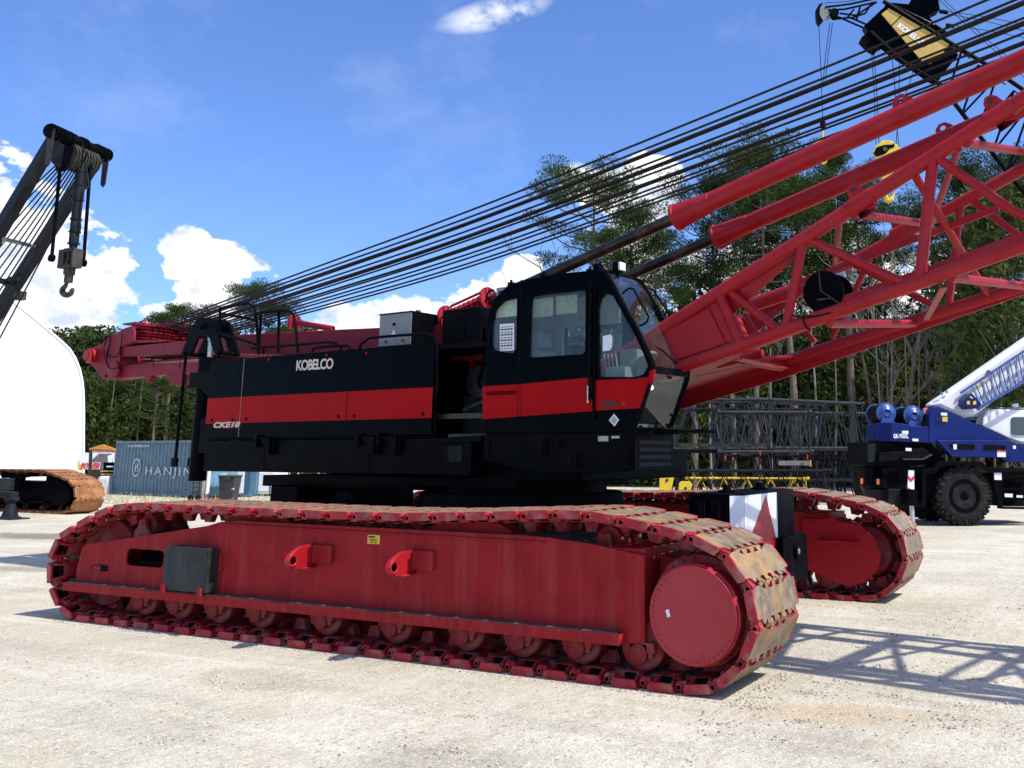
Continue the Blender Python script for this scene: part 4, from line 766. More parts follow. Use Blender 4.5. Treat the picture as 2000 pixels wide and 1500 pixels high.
for a, b in ((3.55, 3.75),): mem(P_(1440, 620, .2), P_(1462, 672, -.1), .035); mem(P_(1455, 615, .4), P_(1483, 660, .3), .03)
mem(P_(1620, 632, -1), P_(1790, 632, 1), .045, 'cross_tube'); mem(P_(1858, 542, -1), P_(2010, 560, 1), .045, 'cross_tube')
mem(P_(1668, 418, -1), P_(1812, 437, 1), .045, 'cross_tube'); mem(P_(1888, 280, -1), P_(2010, 298, 1), .045, 'cross_tube')
mem(P_(1461, 597, .3), P_(1590, 556, .3), .085, 'inner_cylinder'); mem(P_(1590, 556, .3), P_(1650, 535, .3), .04, 'inner_cylinder', CHROME)
mem(P_(1400, 712, -.2), P_(1490, 690, -.2), .05); mem(P_(1450, 700, 0), P_(1525, 715, .9), .07, 'cross_tube')
m = MB(); a_, b_ = P_(1433, 700, -1), P_(1530, 719, .98); m.prism([a_, b_, b_ + Vector((.1, 0, -.0)), a_ + Vector((.1, 0, 0))], (0, 0, -.02)); up(m, 'cross_angle', RED, boom)
m = MB(); a_, b_ = P_(1836, 560, -1), P_(1800, 628, 1); m.prism([a_, b_, b_ + Vector((.07, 0, 0)), a_ + Vector((.07, 0, 0))], (0, 0, -.015)); up(m, 'diagonal_bar', RED, boom)
for pa, l in ((((1559, 552), (1951, 405)), -.2), (((1587, 604), (1800, 532)), -.75), (((1800, 532), (2010, 455)), -.75)):
    m = MB(); a_, b_ = P_(*pa[0], l), P_(*pa[1], l); m.prism([a_ + Vector((0, 0, .035)), b_ + Vector((0, 0, .035)), b_ - Vector((0, 0, .035)), a_ - Vector((0, 0, .035))], (0, .02, 0))
    for t in (.1, .16, .4, .46, .8): q = a_.lerp(b_, t); m.tube(q + Vector((0, -.012, 0)), q, .012, n=8)
    up(m, 'reel_rail', RED, boom)
# collar lugs on the chords
for f, x in ((TN, 5.08), (TN, 6.45), (TF, 4.85), (TF, 6.45)):
    d = (f(x + .1) - f(x)).normalized(); nn = Vector((-d.z, 0, d.x)); c = f(x); m = MB(); m.tube(c - d * .13, c + d * .13, .088, n=20)
    o_ = [c - d * .09 + nn * .07, c - d * .08 + nn * .17, c - d * .04 + nn * .22, c + d * .02 + nn * .22, c + d * .06 + nn * .17, c + d * .09 + nn * .07]
    m.prism(o_, (0, .025, 0)); m.prism([p - nn * .22 for p in o_[:2]] + [c - nn * .14 - d * .0, c - nn * .14 + d * .1, c + d * .1 - nn * .05], (0, .025, 0)); e_ = m; lg = up(m, 'chord_lug', RED, boom)
    m = MB(); q = c + nn * .165 - d * .01; m.tube(q + Vector((0, -.004, 0)), q + Vector((0, .03, 0)), .028, n=12); up(m, 'lug_eye', SKYHOLE, lg)
c = P_(1397, 556, .0)
# cable reel
c = P_(1612, 571, -.7); m = MB(); m.lathe([(-.02, .03), (-.02, .215), (0, .22), (.02, .215), (.02, .12), (.26, .12), (.26, .22), (.28, .22)], c - Vector((0, .05, 0)), (0, 1, 0), 40)
m.box((c.x - .03, c.y - .11, c.z - .05), (c.x + .03, c.y - .06, c.z + .05)); reel = up(m, 'cable_reel', BLKM, boom)
m = MB(); m.path([c + Vector((-.02, -.1, .2)), c + Vector((.0, -.12, 0)), c + Vector((.2, -.14, -.15))], .009); m.box((c.x - .06, c.y - .09, c.z - .09), (c.x + .1, c.y - .075, c.z - .075)); up(m, 'reel_bracket', STEEL, reel)
m = MB(); m.path(smoothpath([P_(x, y, -1.08) for x, y in ((1547, 615), (1560, 619), (1590, 618), (1622, 611))], 4), .008); q = BN(4.45); 
m.lathe([(0, .085), (.012, .085)], q, (1, 0, .257), 20); up(m, 'cable_tie', BLKD, boom)
m = MB(); m.path([P_(1800 + 50, 443, -.9), P_(1857, 455, -.9)], .047, 12) if False else None

# ------------------------------------------------------------------ luffing ropes from the mast head sheaves to the bridle
Y960 = [395, 408, 418, 421, 434, 444, 447, 453, 467, 471, 481, 489, 500, 507]
Y1550 = [157, 176, 186, 190, 211, 220, 224, 236, 252, 256, 267, 274, 291, 298]
for i, (a, b) in enumerate(zip(Y960, Y1550)):
    t = i / 13; l = -.55 + 1.1 * t
    x0, y0 = 290 + 90 * t, 643 + 22 * t
    x1 = 620; y1 = a + (960 - 620) * ((y0 - a) / (960 - x0)) + (-4 if t < .5 else 3) * 0 + (6 * t)
    s2 = (a - b) / 590 * 1.03; s3 = s2 * 1.03
    P = smoothpath([U(x0, y0, l), U(x1, y1, l), U(960, a, l), U(1550, b, l), U(1900, b - 350 * s2, l), U(2250, b - 350 * s2 - 350 * s3, l)], 8)
    m = MB(); m.path(P, .0145 if i not in (2, 3, 5, 6, 8) else .018, 8); up(m, 'luffing_rope', ROPE)
# wire runs under the boom
m = MB(); m.path([P_(1360, 735, -.6), P_(1560, 690, .0)], .004, 5); m.path([P_(1345, 765, .2), P_(1530, 700, .6)], .004, 5); up(m, 'guy_wire', STEEL, boom)
# ================================================================== GROUND
def ground_material():
    m = bpy.data.materials.new('crushed_stone_yard'); m.use_nodes = True; nt = m.node_tree; lk = nt.links.new; p = nt.nodes['Principled BSDF']; p.inputs['Roughness'].default_value = .93; p.inputs['Specular IOR Level'].default_value = .2
    t = nt.nodes.new('ShaderNodeTexCoord').outputs['Object']
    def N(scale, det=6, sv=(1, 1, 1), rot=0, loc=(0, 0, 0), rough=.6):
        mp = nt.nodes.new('ShaderNodeMapping'); mp.inputs['Scale'].default_value = sv; mp.inputs['Rotation'].default_value = (0, 0, rot); mp.inputs['Location'].default_value = loc; lk(t, mp.inputs[0])
        n = nt.nodes.new('ShaderNodeTexNoise'); n.inputs['Scale'].default_value = scale; n.inputs['Detail'].default_value = det; n.inputs['Roughness'].default_value = rough; lk(mp.outputs[0], n.inputs[0]); return n.outputs['Fac']
    def rp(f, a, b, c=0, d=1):
        r = nt.nodes.new('ShaderNodeMapRange'); r.inputs[1].default_value = a; r.inputs[2].default_value = b; r.inputs[3].default_value = c; r.inputs[4].default_value = d; lk(f, r.inputs[0]); return r.outputs[0]
    def mx(f, a, b, bl='MIX'):
        x = nt.nodes.new('ShaderNodeMix'); x.data_type = 'RGBA'; x.blend_type = bl
        lk(f, x.inputs[0]) if not isinstance(f, float) else setattr(x.inputs[0], 'default_value', f)
        for i, v in ((6, a), (7, b)):
            if isinstance(v, tuple): x.inputs[i].default_value = (*v, 1)
            else: lk(v, x.inputs[i])
        return x.outputs[2]
    c = mx(rp(N(.55, 7), .36, .64), (.47, .42, .31), (.66, .61, .485))
    c = mx(rp(N(.9, 5, (1, .22, 1), R(20), (3, 1, 0)), .5, .72, 0, .55), c, (.74, .69, .59))
    c = mx(rp(N(.35, 5, loc=(5, 9, 0)), .58, .72, 0, .5), c, (.40, .34, .22))
    c = mx(rp(N(1.1, 4, loc=(8, 2, 0)), .66, .76, 0, .35), c, (.5, .33, .18))
    c = mx(rp(N(1.6, 6, (.22, 1.5, 1), .12, (2, 6, 0)), .52, .66, 0, .5), c, (.40, .37, .30))
    c = mx(rp(N(2.3, 5, (.15, 1.7, 1), -.25, (9, 3, 0)), .55, .68, 0, .55), c, (.75, .71, .62))
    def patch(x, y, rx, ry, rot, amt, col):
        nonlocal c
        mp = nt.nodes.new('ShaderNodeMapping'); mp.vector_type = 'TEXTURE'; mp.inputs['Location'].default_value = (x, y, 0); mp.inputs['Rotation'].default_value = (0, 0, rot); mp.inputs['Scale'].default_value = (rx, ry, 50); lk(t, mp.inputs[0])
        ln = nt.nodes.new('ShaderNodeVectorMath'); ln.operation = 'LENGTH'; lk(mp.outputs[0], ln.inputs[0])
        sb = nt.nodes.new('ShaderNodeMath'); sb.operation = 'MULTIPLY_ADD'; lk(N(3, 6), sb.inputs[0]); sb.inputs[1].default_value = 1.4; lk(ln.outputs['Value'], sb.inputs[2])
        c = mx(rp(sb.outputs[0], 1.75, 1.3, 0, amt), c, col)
    for q_, rx, ry, rt_, am, cl in ((G(130, 1048), 3.6, .9, .25, .8, (.10, .088, .06)), (G(60, 1112), 2.2, .3, .2, .6, (.2, .18, .13)), (G(1620, 1395), .8, .35, .3, .5, (.52, .36, .2)), (G(500, 1330), .8, .4, 0, .35, (.3, .24, .15)), (G(1560, 1450), .7, .4, .3, .35, (.3, .27, .22)), (G(860, 1480), .6, .3, .2, .4, (.24, .21, .17))): patch(q_.x, q_.y, rx, ry, rt_, am, cl)  # first two are dark streaks at left, the narrow one a painted crane shadow
    c = mx(rp(N(75, 3), .44, .62, 0, .42), c, (.24, .21, .155))
    c = mx(rp(N(140, 3, loc=(4, 1, 3)), .52, .66, 0, .45), c, (.24, .21, .155))
    c = mx(rp(N(46, 4, loc=(1, 1, 3)), .54, .68, 0, .8), c, (.80, .76, .66))
    c = mx(rp(N(22, 5, loc=(2, 7, 3)), .60, .70, 0, .75), c, (.10, .09, .08))
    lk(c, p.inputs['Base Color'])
    ad = nt.nodes.new('ShaderNodeMath'); ad.operation = 'MULTIPLY_ADD'; lk(N(60, 4), ad.inputs[0]); ad.inputs[1].default_value = .25
    a2 = nt.nodes.new('ShaderNodeMath'); a2.operation = 'MULTIPLY_ADD'; lk(N(7, 7), a2.inputs[0]); a2.inputs[1].default_value = .9; lk(N(1.2, 6, (1, .5, 1), .4), a2.inputs[2]); lk(a2.outputs[0], ad.inputs[2])
    b = nt.nodes.new('ShaderNodeBump'); b.inputs['Strength'].default_value = .75; b.inputs['Distance'].default_value = .07; lk(ad.outputs[0], b.inputs['Height']); lk(b.outputs[0], p.inputs['Normal'])
    return m
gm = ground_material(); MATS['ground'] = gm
from mathutils import noise as mn
def gh(x, y):
    if -12.5 < x < -2.2 and 7.0 < y < 15: return 0.0 if not (-2.8 < x) else 0
    v = Vector((x, y, 0)); h = .035 * mn.fractal(v * .5, 1, 2, 5)
    r = max(0, mn.noise(v * .35 + Vector((4, 2, 0))) + .12); h += .06 * r * max(0, mn.fractal(v * 2.6, 1, 2, 4)) * 1.4
    e = min(abs(x + 12.5), abs(x + 2.2)) if 7 < y < 15 else (min(abs(y - 7), abs(y - 15)) if -12.5 < x < -2.2 else math.hypot(min(abs(x + 12.5), abs(x + 2.2)), min(abs(y - 7), abs(y - 15))))
    return h * min(1, e / .8)
g = MB(); xs = [-18 + .11 * i for i in range(215)]; ys = [1.5 + .11 * i for i in range(160)]; n = len(xs)
ex = [-600, -200, -80, -40, -25]; xs = ex + xs + [8, 12, 25, 60, 200, 600]; ys = [-400, -100, -30, -8, 0] + ys + [21, 26, 40, 80, 200, 700]; n = len(xs)
vs = []
for y in ys:
    for x in xs:
        inn = -17.5 < x < 5.2 and 1.8 < y < 18.6
        e = min(1, min(x + 18, 5.6 - x, y - 1.5, 19 - y) / 1.5) if inn else 0
        vs.append((x, y, gh(x, y) * max(0, e)))
g.add(vs, [(j * n + i, j * n + i + 1, (j + 1) * n + i + 1, (j + 1) * n + i) for j in range(len(ys) - 1) for i in range(n - 1)], 0, True)
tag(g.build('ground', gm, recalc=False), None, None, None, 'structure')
def pebbles(name, spots, mt, label):
    m = MB()
    for (x, y, r) in spots:
        z = gh(x, y); k = 5; vs = []
        a0 = rnd.random() * 6
        for i in range(k): a = a0 + 6.283 * i / k; q = r * (.75 + .5 * rnd.random()); vs.append((x + q * math.cos(a), y + q * math.sin(a), z - r * .2))
        for i in range(k): a = a0 + .6 + 6.283 * i / k; q = r * (.45 + .35 * rnd.random()); vs.append((x + q * math.cos(a), y + q * math.sin(a), z + r * (.35 + .4 * rnd.random())))
        vs.append((x, y, z + r * .75))
        m.add(vs, [(i, (i + 1) % k, k + (i + 1) % k, k + i) for i in range(k)] + [(k + i, k + (i + 1) % k, 2 * k) for i in range(k)])
    return tag(m.build(name, mt, recalc=False), label, 'gravel', None, 'stuff')
sp = []
for _ in range(9000):
    d = 3.5 + 13 * rnd.random() ** 1.3; px = rnd.uniform(-100, 2100); a = math.atan((px - PPX) / FPX * .98)
    x = -math.sin(YAW - a) * d / math.cos(a); y = math.cos(YAW - a) * d / math.cos(a); sp.append((x, y, .003 + .008 * rnd.random() ** 2.5))
pebbles('loose_gravel', sp, mat('loose_stone', (.36, .34, .3), .9, var=.5, vs=25), 'loose pale gravel scattered over the yard')
sp = []
for _ in range(95):
    q = G(rnd.uniform(1480, 2050), rnd.uniform(1180, 1420)) if rnd.random() < .75 else G(rnd.uniform(0, 2000), rnd.uniform(1280, 1500))
    k = int(8 + rnd.random() * 34); w = .04 + rnd.random() * .12
    for _ in range(k): sp.append((q.x + rnd.gauss(0, w * 1.3), q.y + rnd.gauss(0, w * .5), .004 + .016 * rnd.random() ** 2.5))
pebbles('soil_clods', sp, mat('grey_clod', (.4, .365, .29), .95, var=.4, vs=20), 'grey clods churned up beside the track marks')
sp = []
for _ in range(1500):
    s_ = rnd.random(); X_ = -11.3 + 8.6 * s_; sp.append((X_ + rnd.gauss(0, .03), 7.50 - abs(rnd.gauss(0, .05)), .004 + .012 * rnd.random() ** 2))
for _ in range(250): sp.append((-3.0 + abs(rnd.gauss(0, .12)), rnd.uniform(7.4, 8.7), .005 + .014 * rnd.random() ** 2))
pebbles('track_spill', sp, mat('pale_crumbs', (.45, .41, .33), .95, var=.4, vs=20), 'crumbs of stone pushed up along the foot of the near red track')
# dry grass by the container
m = MB()
for _ in range(2600):
    q = G(rnd.uniform(205, 620), rnd.uniform(958, 985)); h = .05 + .2 * rnd.random() ** 2; a = rnd.random() * 6.28
    m.add([(q.x, q.y, 0), (q.x + .03 * math.cos(a), q.y + .03 * math.sin(a), 0), (q.x + rnd.gauss(0, .08), q.y + rnd.gauss(0, .08), h)], [(0, 1, 2)])
tag(m.build('dry_grass', mat('straw_grass', (.38, .34, .17), .9, var=.3, vs=8), recalc=False), 'dry straw-coloured grass along the foot of the blue container', 'grass', None, 'stuff')

# ================================================================== BLACK CRANE ON THE LEFT
WF = Fr(0, 0, 0)
bc = thing('crawler_crane', 'black crawler crane at the left edge, orange rusted tracks, hook hanging from its tall mast', 'crane', (-34, 17.4, 0))
def K(mb, name, mt, parent=None, bevel=0): 
    mb.v = [(x + 34, y - 17.4, z) for x, y, z in mb.v]; return mb.build(name, mt, parent or bc, bevel=bevel)
BP = [(-42, 0), (-42.2, .2), (-42.5, .6), (-42.3, 1.1), (-41.6, 1.3), (-40, 1.36), (-36, 1.36), (-33, 1.37), (-31.7, 1.37), (-31.2, 1.25), (-30.6, 1.12), (-30.2, 1.02), (-29.93, .72), (-29.93, .34), (-30.2, .05), (-30.6, 0)]
bproto = shoe_mb(.5).build('track_shoe', [RUST2, RUST2], None)
f = MB(); f.box((-41.8, 20.0 + .15, .3), (-30.9, 20.9, 1.0)); f.xz([(-31.6, .3), (-31.6, 1.2), (-30.9, 1.05), (-30.35, .8), (-30.3, .45), (-30.6, .25)], 20.03, 20.9); f.box((-41, 20.0, .32), (-31.2, 20.1, .4)); f.xz([(-33.6, .7), (-33.0, .7), (-32.9, 1.22), (-33.5, 1.22)], 20.0, 20.2)
for k in range(9): f.tube((-31.4 - k * 1.05, 20.0, .28), (-31.4 - k * 1.05, 20.9, .28), .17, n=14)
f.tube((-32.6, 20.1, 1.25), (-32.6, 20.9, 1.25), .12); f.tube((-33.9, 20.0, 1.2), (-33.9, 20.9, 1.2), .12)
fo = K(f, 'crawler_frame', BLKM, None, .01)
pts, _ = resample([(x + 34, 0, z) for x, z in BP], 58)
for i in range(58):
    a, b = pts[i], pts[(i + 1) % 58]; c = (a + b) / 2; t = (b - a).normalized(); nn = t.cross(Vector((0, 1, 0)))
    if i and (c.x < -1.9): continue
    o = bproto if i == 0 else bproto.copy()
    if i: COL.objects.link(o)
    o.parent = fo; o.matrix_local = Matrix(((t.x, 0, nn.x, c.x), (0, 1, 0, 20.5 - 17.4), (t.z, 0, nn.z, c.z), (0, 0, 0, 1))) @ Matrix.Diagonal(((b - a).length / .318, 1, 1, 1))
f = MB(); f.box((-40, 16.6, .45), (-32.1, 17.8, 1.3)); f.box((-39, 17.5, .75), (-31.75 - .1, 19.2, 1.12)); f.box((-39, 17.3, .5), (-32.1, 18.6, .73)); f.box((-40, 15.5, 1.35), (-33.5, 19.3, 3.2)); K(f, 'carbody', [DGREY], None, .02)
f = MB(); c = Vector((-29.75, 17.9, 0)); f.lathe([(0, .34), (.03, .34), (.05, .3), (.09, .22), (.5, .10), (.53, .16), (.56, .2), (.62, .2)], c, (0, 0, 1), 24); f.box((c.x - .55, c.y - .3, .0), (c.x + .5, c.y + .3, .04)); f.box((c.x - 1.6, c.y - .12, .6), (c.x + .1, c.y + .12, .78)); K(f, 'jack_float', DGREY)
def wp(x, y, Y): return WF.ly(x, y, Y)
tn, tf = wp(112, 262, 16.3), wp(192, 305, 18.3)
def beam(a, b, w, h, nm='mast_leg'):
    a, b = Vector(a), Vector(b); d = (b - a).normalized(); y = Vector((0, 1, 0)); n = d.cross(y).normalized(); m = MB()
    q = [a + n * h[0] - y * w, a - n * h[0] - y * w, b - n * h[1] - y * w, b + n * h[1] - y * w]; m.prism(q, y * 2 * w); return K(m, nm, DGREY, None, .02)
n0 = wp(0, 449, 16.3); f0 = wp(0, 603, 18.3)
beam(tn, tn + (n0 - tn) * 1.6, .15, (.15, .2)); beam(tf, tf + (f0 - tf) * 1.5, .15, (.15, .2))
m = MB(); a, b = wp(100, 256, 16.0), wp(207, 303, 18.62); m.tube(a, b, .17, n=22); d = (b - a).normalized()
for t in (.0, .08, .14, .2, .28, .5, .56, .8, .86, .92, 1): c = a.lerp(b, t); m.lathe([(-.03, .1), (-.03, .22), (.03, .22), (.03, .1)], c, d, 22)
xb = K(m, 'mast_head_shaft', BLKM)
for c in (a, b): 
    m = MB(); m.prism([c + Vector((-.15, 0, .05)), c + Vector((.15, 0, .05)), c + Vector((.1, 0, -.95)), c + Vector((-.0, 0, -1.05)), c + Vector((-.12, 0, -.95))], d * .05); K(m, 'end_plate', STEEL, xb)
m = MB(); q0, q1 = a.lerp(b, .3), a.lerp(b, .72)
for k in range(9): c = q0.lerp(q1, k / 8) + Vector((-.18, 0, -.42)); m.lathe([(0, .2), (.0, .42), (.03, .38), (.06, .42), (.06, .2)], c, d, 30)
m.tube(q0 + Vector((-.22, 0, -.5)), q1 + Vector((-.22, 0, -.5)), .12, n=14); K(m, 'sheave_cluster', mat('worn_sheave', (.045, .042, .035), .5, .3, var=.4), xb)
m = MB(); m.prism([q0 + Vector((0, 0, .1)), q0 + Vector((.25, 0, -.3)), q0 + Vector((0, 0, -1.0)), q0 + Vector((-.5, 0, -.9)), q0 + Vector((-.4, 0, -.2))], d * .04); K(m, 'sheave_side_plate', BLKM, xb); m = MB(); c = a.lerp(b, .6); m.prism([c + Vector((0, 0, .1)), c + Vector((.3, 0, -.4)), c + Vector((0, 0, -1.0)), c + Vector((-.4, 0, -.5))], d * .04); K(m, 'sheave_side_plate', BLKM, xb)
for k in range(12):
    t = .26 + .5 * k / 11; s_ = a.lerp(b, t) + Vector((-.3, 0, -.75)); m = MB(); tgt = wp(-40 + 3 * k, 455 + 21 * k * .92, s_.y); e = s_ + (tgt - s_) * 1.6; mid = (s_ + e) / 2 + Vector((0, 0, -.12)); m.path(smoothpath([s_, mid, e], 6), .024, 6); K(m, 'luffing_rope', ROPE)
for (pts_, Y_) in ((((122, 278), (119, 310), (101, 504)), 16.9), (((178, 300), (176, 330), (163, 514)), 17.7)):
    P = [wp(x, y, Y_) for x, y in pts_]; m = MB(); m.path(P, .05, 10); e = P[-1]; m.lathe([(-.05, .05), (-.05, .11), (.05, .11), (.05, .05)], e, (0, 1, 0), 18); K(m, 'pendant_link', BLKM, xb, 0)
m = MB(); p0, p1 = wp(161, 305, 17.4), wp(140, 512, 17.4); L_ = (p1 - p0)
m.tube(p0, p0 + L_ * .42, .15, n=22); m.tube(p0 + L_ * .42, p0 + L_ * .83, .135, n=22); m.tube(p0 + L_ * .83, p1, .11, n=20)
for t in (.15, .28, .42, .6, .72, .83): m.lathe([(-.02, .13), (-.02, .165), (.02, .165), (.02, .13)], p0 + L_ * t, L_, 22)
m.path(smoothpath([p0 + Vector((.1, 0, -.1)), p0 + Vector((.3, .1, -.9)), p0 + L_ * .35 + Vector((.22, 0, 0)), p0 + L_ * .6 + Vector((.2, 0, 0)), p0 + L_ * .7 + Vector((.25, 0, 0)), p0 + L_ * .75 + Vector((.14, 0, 0))], 5), .025, 6); lc = K(m, 'lift_cylinder', DGREY)
m = MB(); c = wp(137, 498, 17.4); c = (wp(137, 506, 17.4)); w = .42
k_ = .68
for bx_ in (((-.5, -.4), (-.12, .42)), ((-.12, .28), (.5, .42)), ((-.12, -.42), (.5, -.28)), ((.4, -.42), (.52, .42)), ((.1, -.42), (.18, .42))): m.box((c.x + bx_[0][0] * k_, c.y - .16, c.z + bx_[0][1] * k_), (c.x + bx_[1][0] * k_, c.y + .16, c.z + bx_[1][1] * k_))
c; K(m, 'hook_frame', mat('weathered_grey_steel', (.045, .044, .04), .6, .3, var=.3, dirt=.5, dcol=(.16, .09, .05)), lc, .015)
m = MB(); hk = wp(132, 560, 17.4)
m.tube(wp(134, 522, 17.4), wp(133, 545, 17.4), .05); m.lathe([(0, .05), (.02, .12), (.3, .12), (.34, .06)], wp(133, 553, 17.4), (0, 0, 1), 16); m.box((hk.x - .1, hk.y - .12, hk.z + .35), (hk.x + .1, hk.y + .12, hk.z + .7))
P = [wp(x, y, 17.4) for x, y in ((131, 550), (128, 558), (123, 564), (122, 570), (126, 575), (132, 576), (138, 573), (141, 567), (143, 564))]; m.path(smoothpath(P, 4), [.045 + .04 * math.sin(math.pi * i / (len(smoothpath(P, 4)) - 1)) for i in range(len(smoothpath(P, 4)))], 10); K(m, 'load_hook', STEEL, lc)
m = MB(); m.tube(wp(8, 467, 16.4), wp(70, 482, 18.2), .06, n=10); K(m, 'cross_tube', GREYM); m = MB(); m.tube(wp(-20, 545, 16.4), wp(20, 552, 18.2), .09); m.xz([(p.x, p.z) for p in (wp(6, 548, 18.1), wp(38, 535, 18.1), wp(36, 575, 18.1), wp(22, 578, 18.1))], 18.05, 18.12); K(m, 'cross_tube', DGREY)
m = MB(); m.path([wp(14, 583, 18.05), wp(28, 580, 18.0), wp(42, 572, 18.05)], .015); c = wp(40, 577, 18.1); m.box((c.x - .15, 18.0, c.z - .15), (c.x + .15, 18.2, c.z + .12)); K(m, 'bracket', STEEL)
m = MB(); P = [wp(x, y, 16.9) for x, y in ((118, 278), (128, 262), (145, 262), (158, 272), (164, 285), (170, 300), (160, 318), (158, 330))]; m.path(smoothpath(P, 4), .02, 6); P = [wp(x, y, 17.2) for x, y in ((132, 268), (152, 266), (163, 290), (158, 312), (150, 300))]; m.path(smoothpath(P, 4), .018, 6); K(m, 'hydraulic_hose', BLKD, xb)

# ================================================================== LEFT BACKGROUND
def BF_(px, d, dang=0):                                          # frame standing on the yard at picture column px and depth d, facing the camera
    w = (px - PPX) / FPX * d * .985; p = Vector((math.cos(YAW) * w - math.sin(YAW) * d, math.sin(YAW) * w + math.cos(YAW) * d, 0)); return Fr(p.x, p.y, YAW + dang)
def bx(m, fr, q0, q1, y0, y1, mi=0):                             # box whose front face spans two picture readings
    a, b = fr.ly(*q0, y0), fr.ly(*q1, y0); m.box((a.x, y0, a.z), (b.x, y1, b.z), mi)
def pl(m, fr, pts, y0, y1, mi=0): m.xz([(fr.ly(x, y, y0).x, fr.ly(x, y, y0).z) for x, y in pts], y0, y1, mi)
fr = BF_(160, 58, R(29)); T = frthing('fabric_building', 'huge white fabric building with a pointed arch roof at the left edge', 'building', fr)
out = [(162, 950), (163, 800), (162, 765), (160, 745), (155, 722), (146, 700), (135, 682), (118, 666), (90, 642), (60, 617), (30, 593), (-20, 560), (-60, 548)]
R_ = [(fr.ly(x, y, 0).x, max(0, fr.ly(x, y, 0).z)) for x, y in out]; R_[0] = (R_[0][0], 0); xm = R_[-1][0]; full = R_ + [(2 * xm - x, z) for x, z in R_[-2::-1]]
m = MB(); m.xz(full, 0, .1); m.build('gable_end', TARP, T)
m = MB(); m.xz([(xm + (x - xm) * 1.012, z * 1.01) for x, z in full], .1, 16); m.build('arched_cover', TARP, T)
m = MB()
for pth, r in (([(x, -.02, z) for x, z in full], .03), ([(R_[1][0], -.01, 1.6), (R_[1][0] - 22, -.01, 1.6)], .006), ([(R_[1][0], -.01, 4.9), (R_[1][0] - 22, -.01, 4.9)], .008)): m.path(pth, r, 6)
for dx in (2.2, 4.6, 7, 9.3): m.path([(R_[1][0] - dx, -.01, 0), (R_[1][0] - dx, -.01, 4.9 + dx * .1)], .005, 5)
m.build('seam_rope', mat('dull_white_seam', (.75, .75, .72), .7), T)
# small house
fr = BF_(165, 95); T = frthing('site_office', 'small white building with blue-grey roof peeping out behind the fabric building', 'building', fr)
m = MB(); bx(m, fr, (120, 858), (169, 935), 0, 6); m.build('wall', WHITE, T); m = MB(); pl(m, fr, ((110, 850), (162, 850), (173, 856), (168, 859), (110, 859)), -.6, 7); m.build('roof', mat('blue_grey_roof', (.2, .3, .36), .6), T)
m = MB(); bx(m, fr, (157, 861), (164, 880), -.05, 0); m.build('window', GLASSD, T); m = MB(); bx(m, fr, (150, 881), (176, 884), -.8, -.1); m.build('porch_beam', WHITE, T)
# banner board
fr = BF_(190, 56); T = frthing('banner_board', 'white and grey banner board with red lettering seen through the orange frame', 'sign', fr)
m = MB(); bx(m, fr, (153, 884), (224, 917), 0, .3); m.build('board', WHITE, T)
m = MB(); pl(m, fr, ((173, 917), (172, 905), (193, 886), (218, 886), (222, 917)), -.02, 0); m.build('grey_field', SIGNG, T); m = MB(); pl(m, fr, ((153, 897), (156, 905), (163, 919), (153, 919)), -.02, 0); m.build('yellow_flash', YEL, T)
m = MB(); pl(m, fr, ((210, 890), (219, 888), (219, 903), (211, 903)), -.03, -.02); m.build('white_patch', WHITE, T)
q, q2 = fr.ly(157, 915, -.04), fr.ly(194, 915, -.04); text('POWER', 'red_lettering', REDS, T, q, (1, 0, 0), (0, 0, 1), .42, .02, .01, shear=.3, width=(q2 - q).length)
text('POWER', 'white_outline', WHITE, T, q + Vector((0, .015, 0)), (1, 0, 0), (0, 0, 1), .42, .05, .004, shear=.3, width=(q2 - q).length + .06)
m = MB(); bx(m, fr, (172, 917), (205, 960), .1, 1.2); m.build('dark_base', mat('dark_brown_base', (.05, .04, .03), .8), T)
# orange frame
fr = BF_(199, 50); T = frthing('loading_gantry', 'rusty orange steel frame with a low gabled top beside the blue container', 'frame', fr)
m = MB(); pl(m, fr, ((174, 876), (200, 868), (225, 877), (225, 882), (218, 879), (180, 877), (174, 880)), 0, .15); m.build('gable_beam', ORNG, T)
m = MB(); bx(m, fr, (180, 879), (221, 884), .02, .12); m.build('cross_beam', PINK, T)
for a, b in (((174, 878), (171, 960)), ((224, 879), (221, 960))):
    m = MB(); pl(m, fr, (a, (a[0] + 4, a[1]), (b[0] + 3, b[1]), b), 0, .15); m.build('post', ORNG if a[0] > 200 else STEEL, T)
# rack of dark steel pieces, tarpaulin heap
fr = BF_(214, 48); T = frthing('steel_rack', 'dark rack stacked with short black and yellow steel pieces left of the container', 'rack', fr)
m = MB()
for x in (203, 214, 220): bx(m, fr, (x, 903), (x + 2.2, 962), 0, .15)
m.build('rack_frame', BLKM, T); sp_ = fr
for i, (y, mt, x0) in enumerate(((905, BLKM, 200), (910, WHITE, 208), (914, BLKM, 202), (919, YELB, 196), (925, ORNG, 197), (932, BLKM, 210), (940, WHITE, 212), (948, BLKM, 211), (955, YELB, 213))):
    m = MB(); bx(m, fr, (x0, y), (221, y + 2.5), -.1, .4); m.build('stored_beam', mt, T)
fr = BF_(202, 47); m = MB(); pts_ = [(189, 968), (189, 935), (195, 929), (204, 931), (212, 928), (213, 950), (211, 968)]; pl(m, fr, pts_, 0, .8)
T = frthing('tarpaulin_bundle', 'crumpled white tarpaulin draped over a heap beside the rust-orange track', 'tarpaulin', fr); m.build('tarpaulin', mat('crumpled_white_sheet', (.6, .62, .6), .6, var=.2, vs=3, bump=1, bs=3), T, bevel=.1)
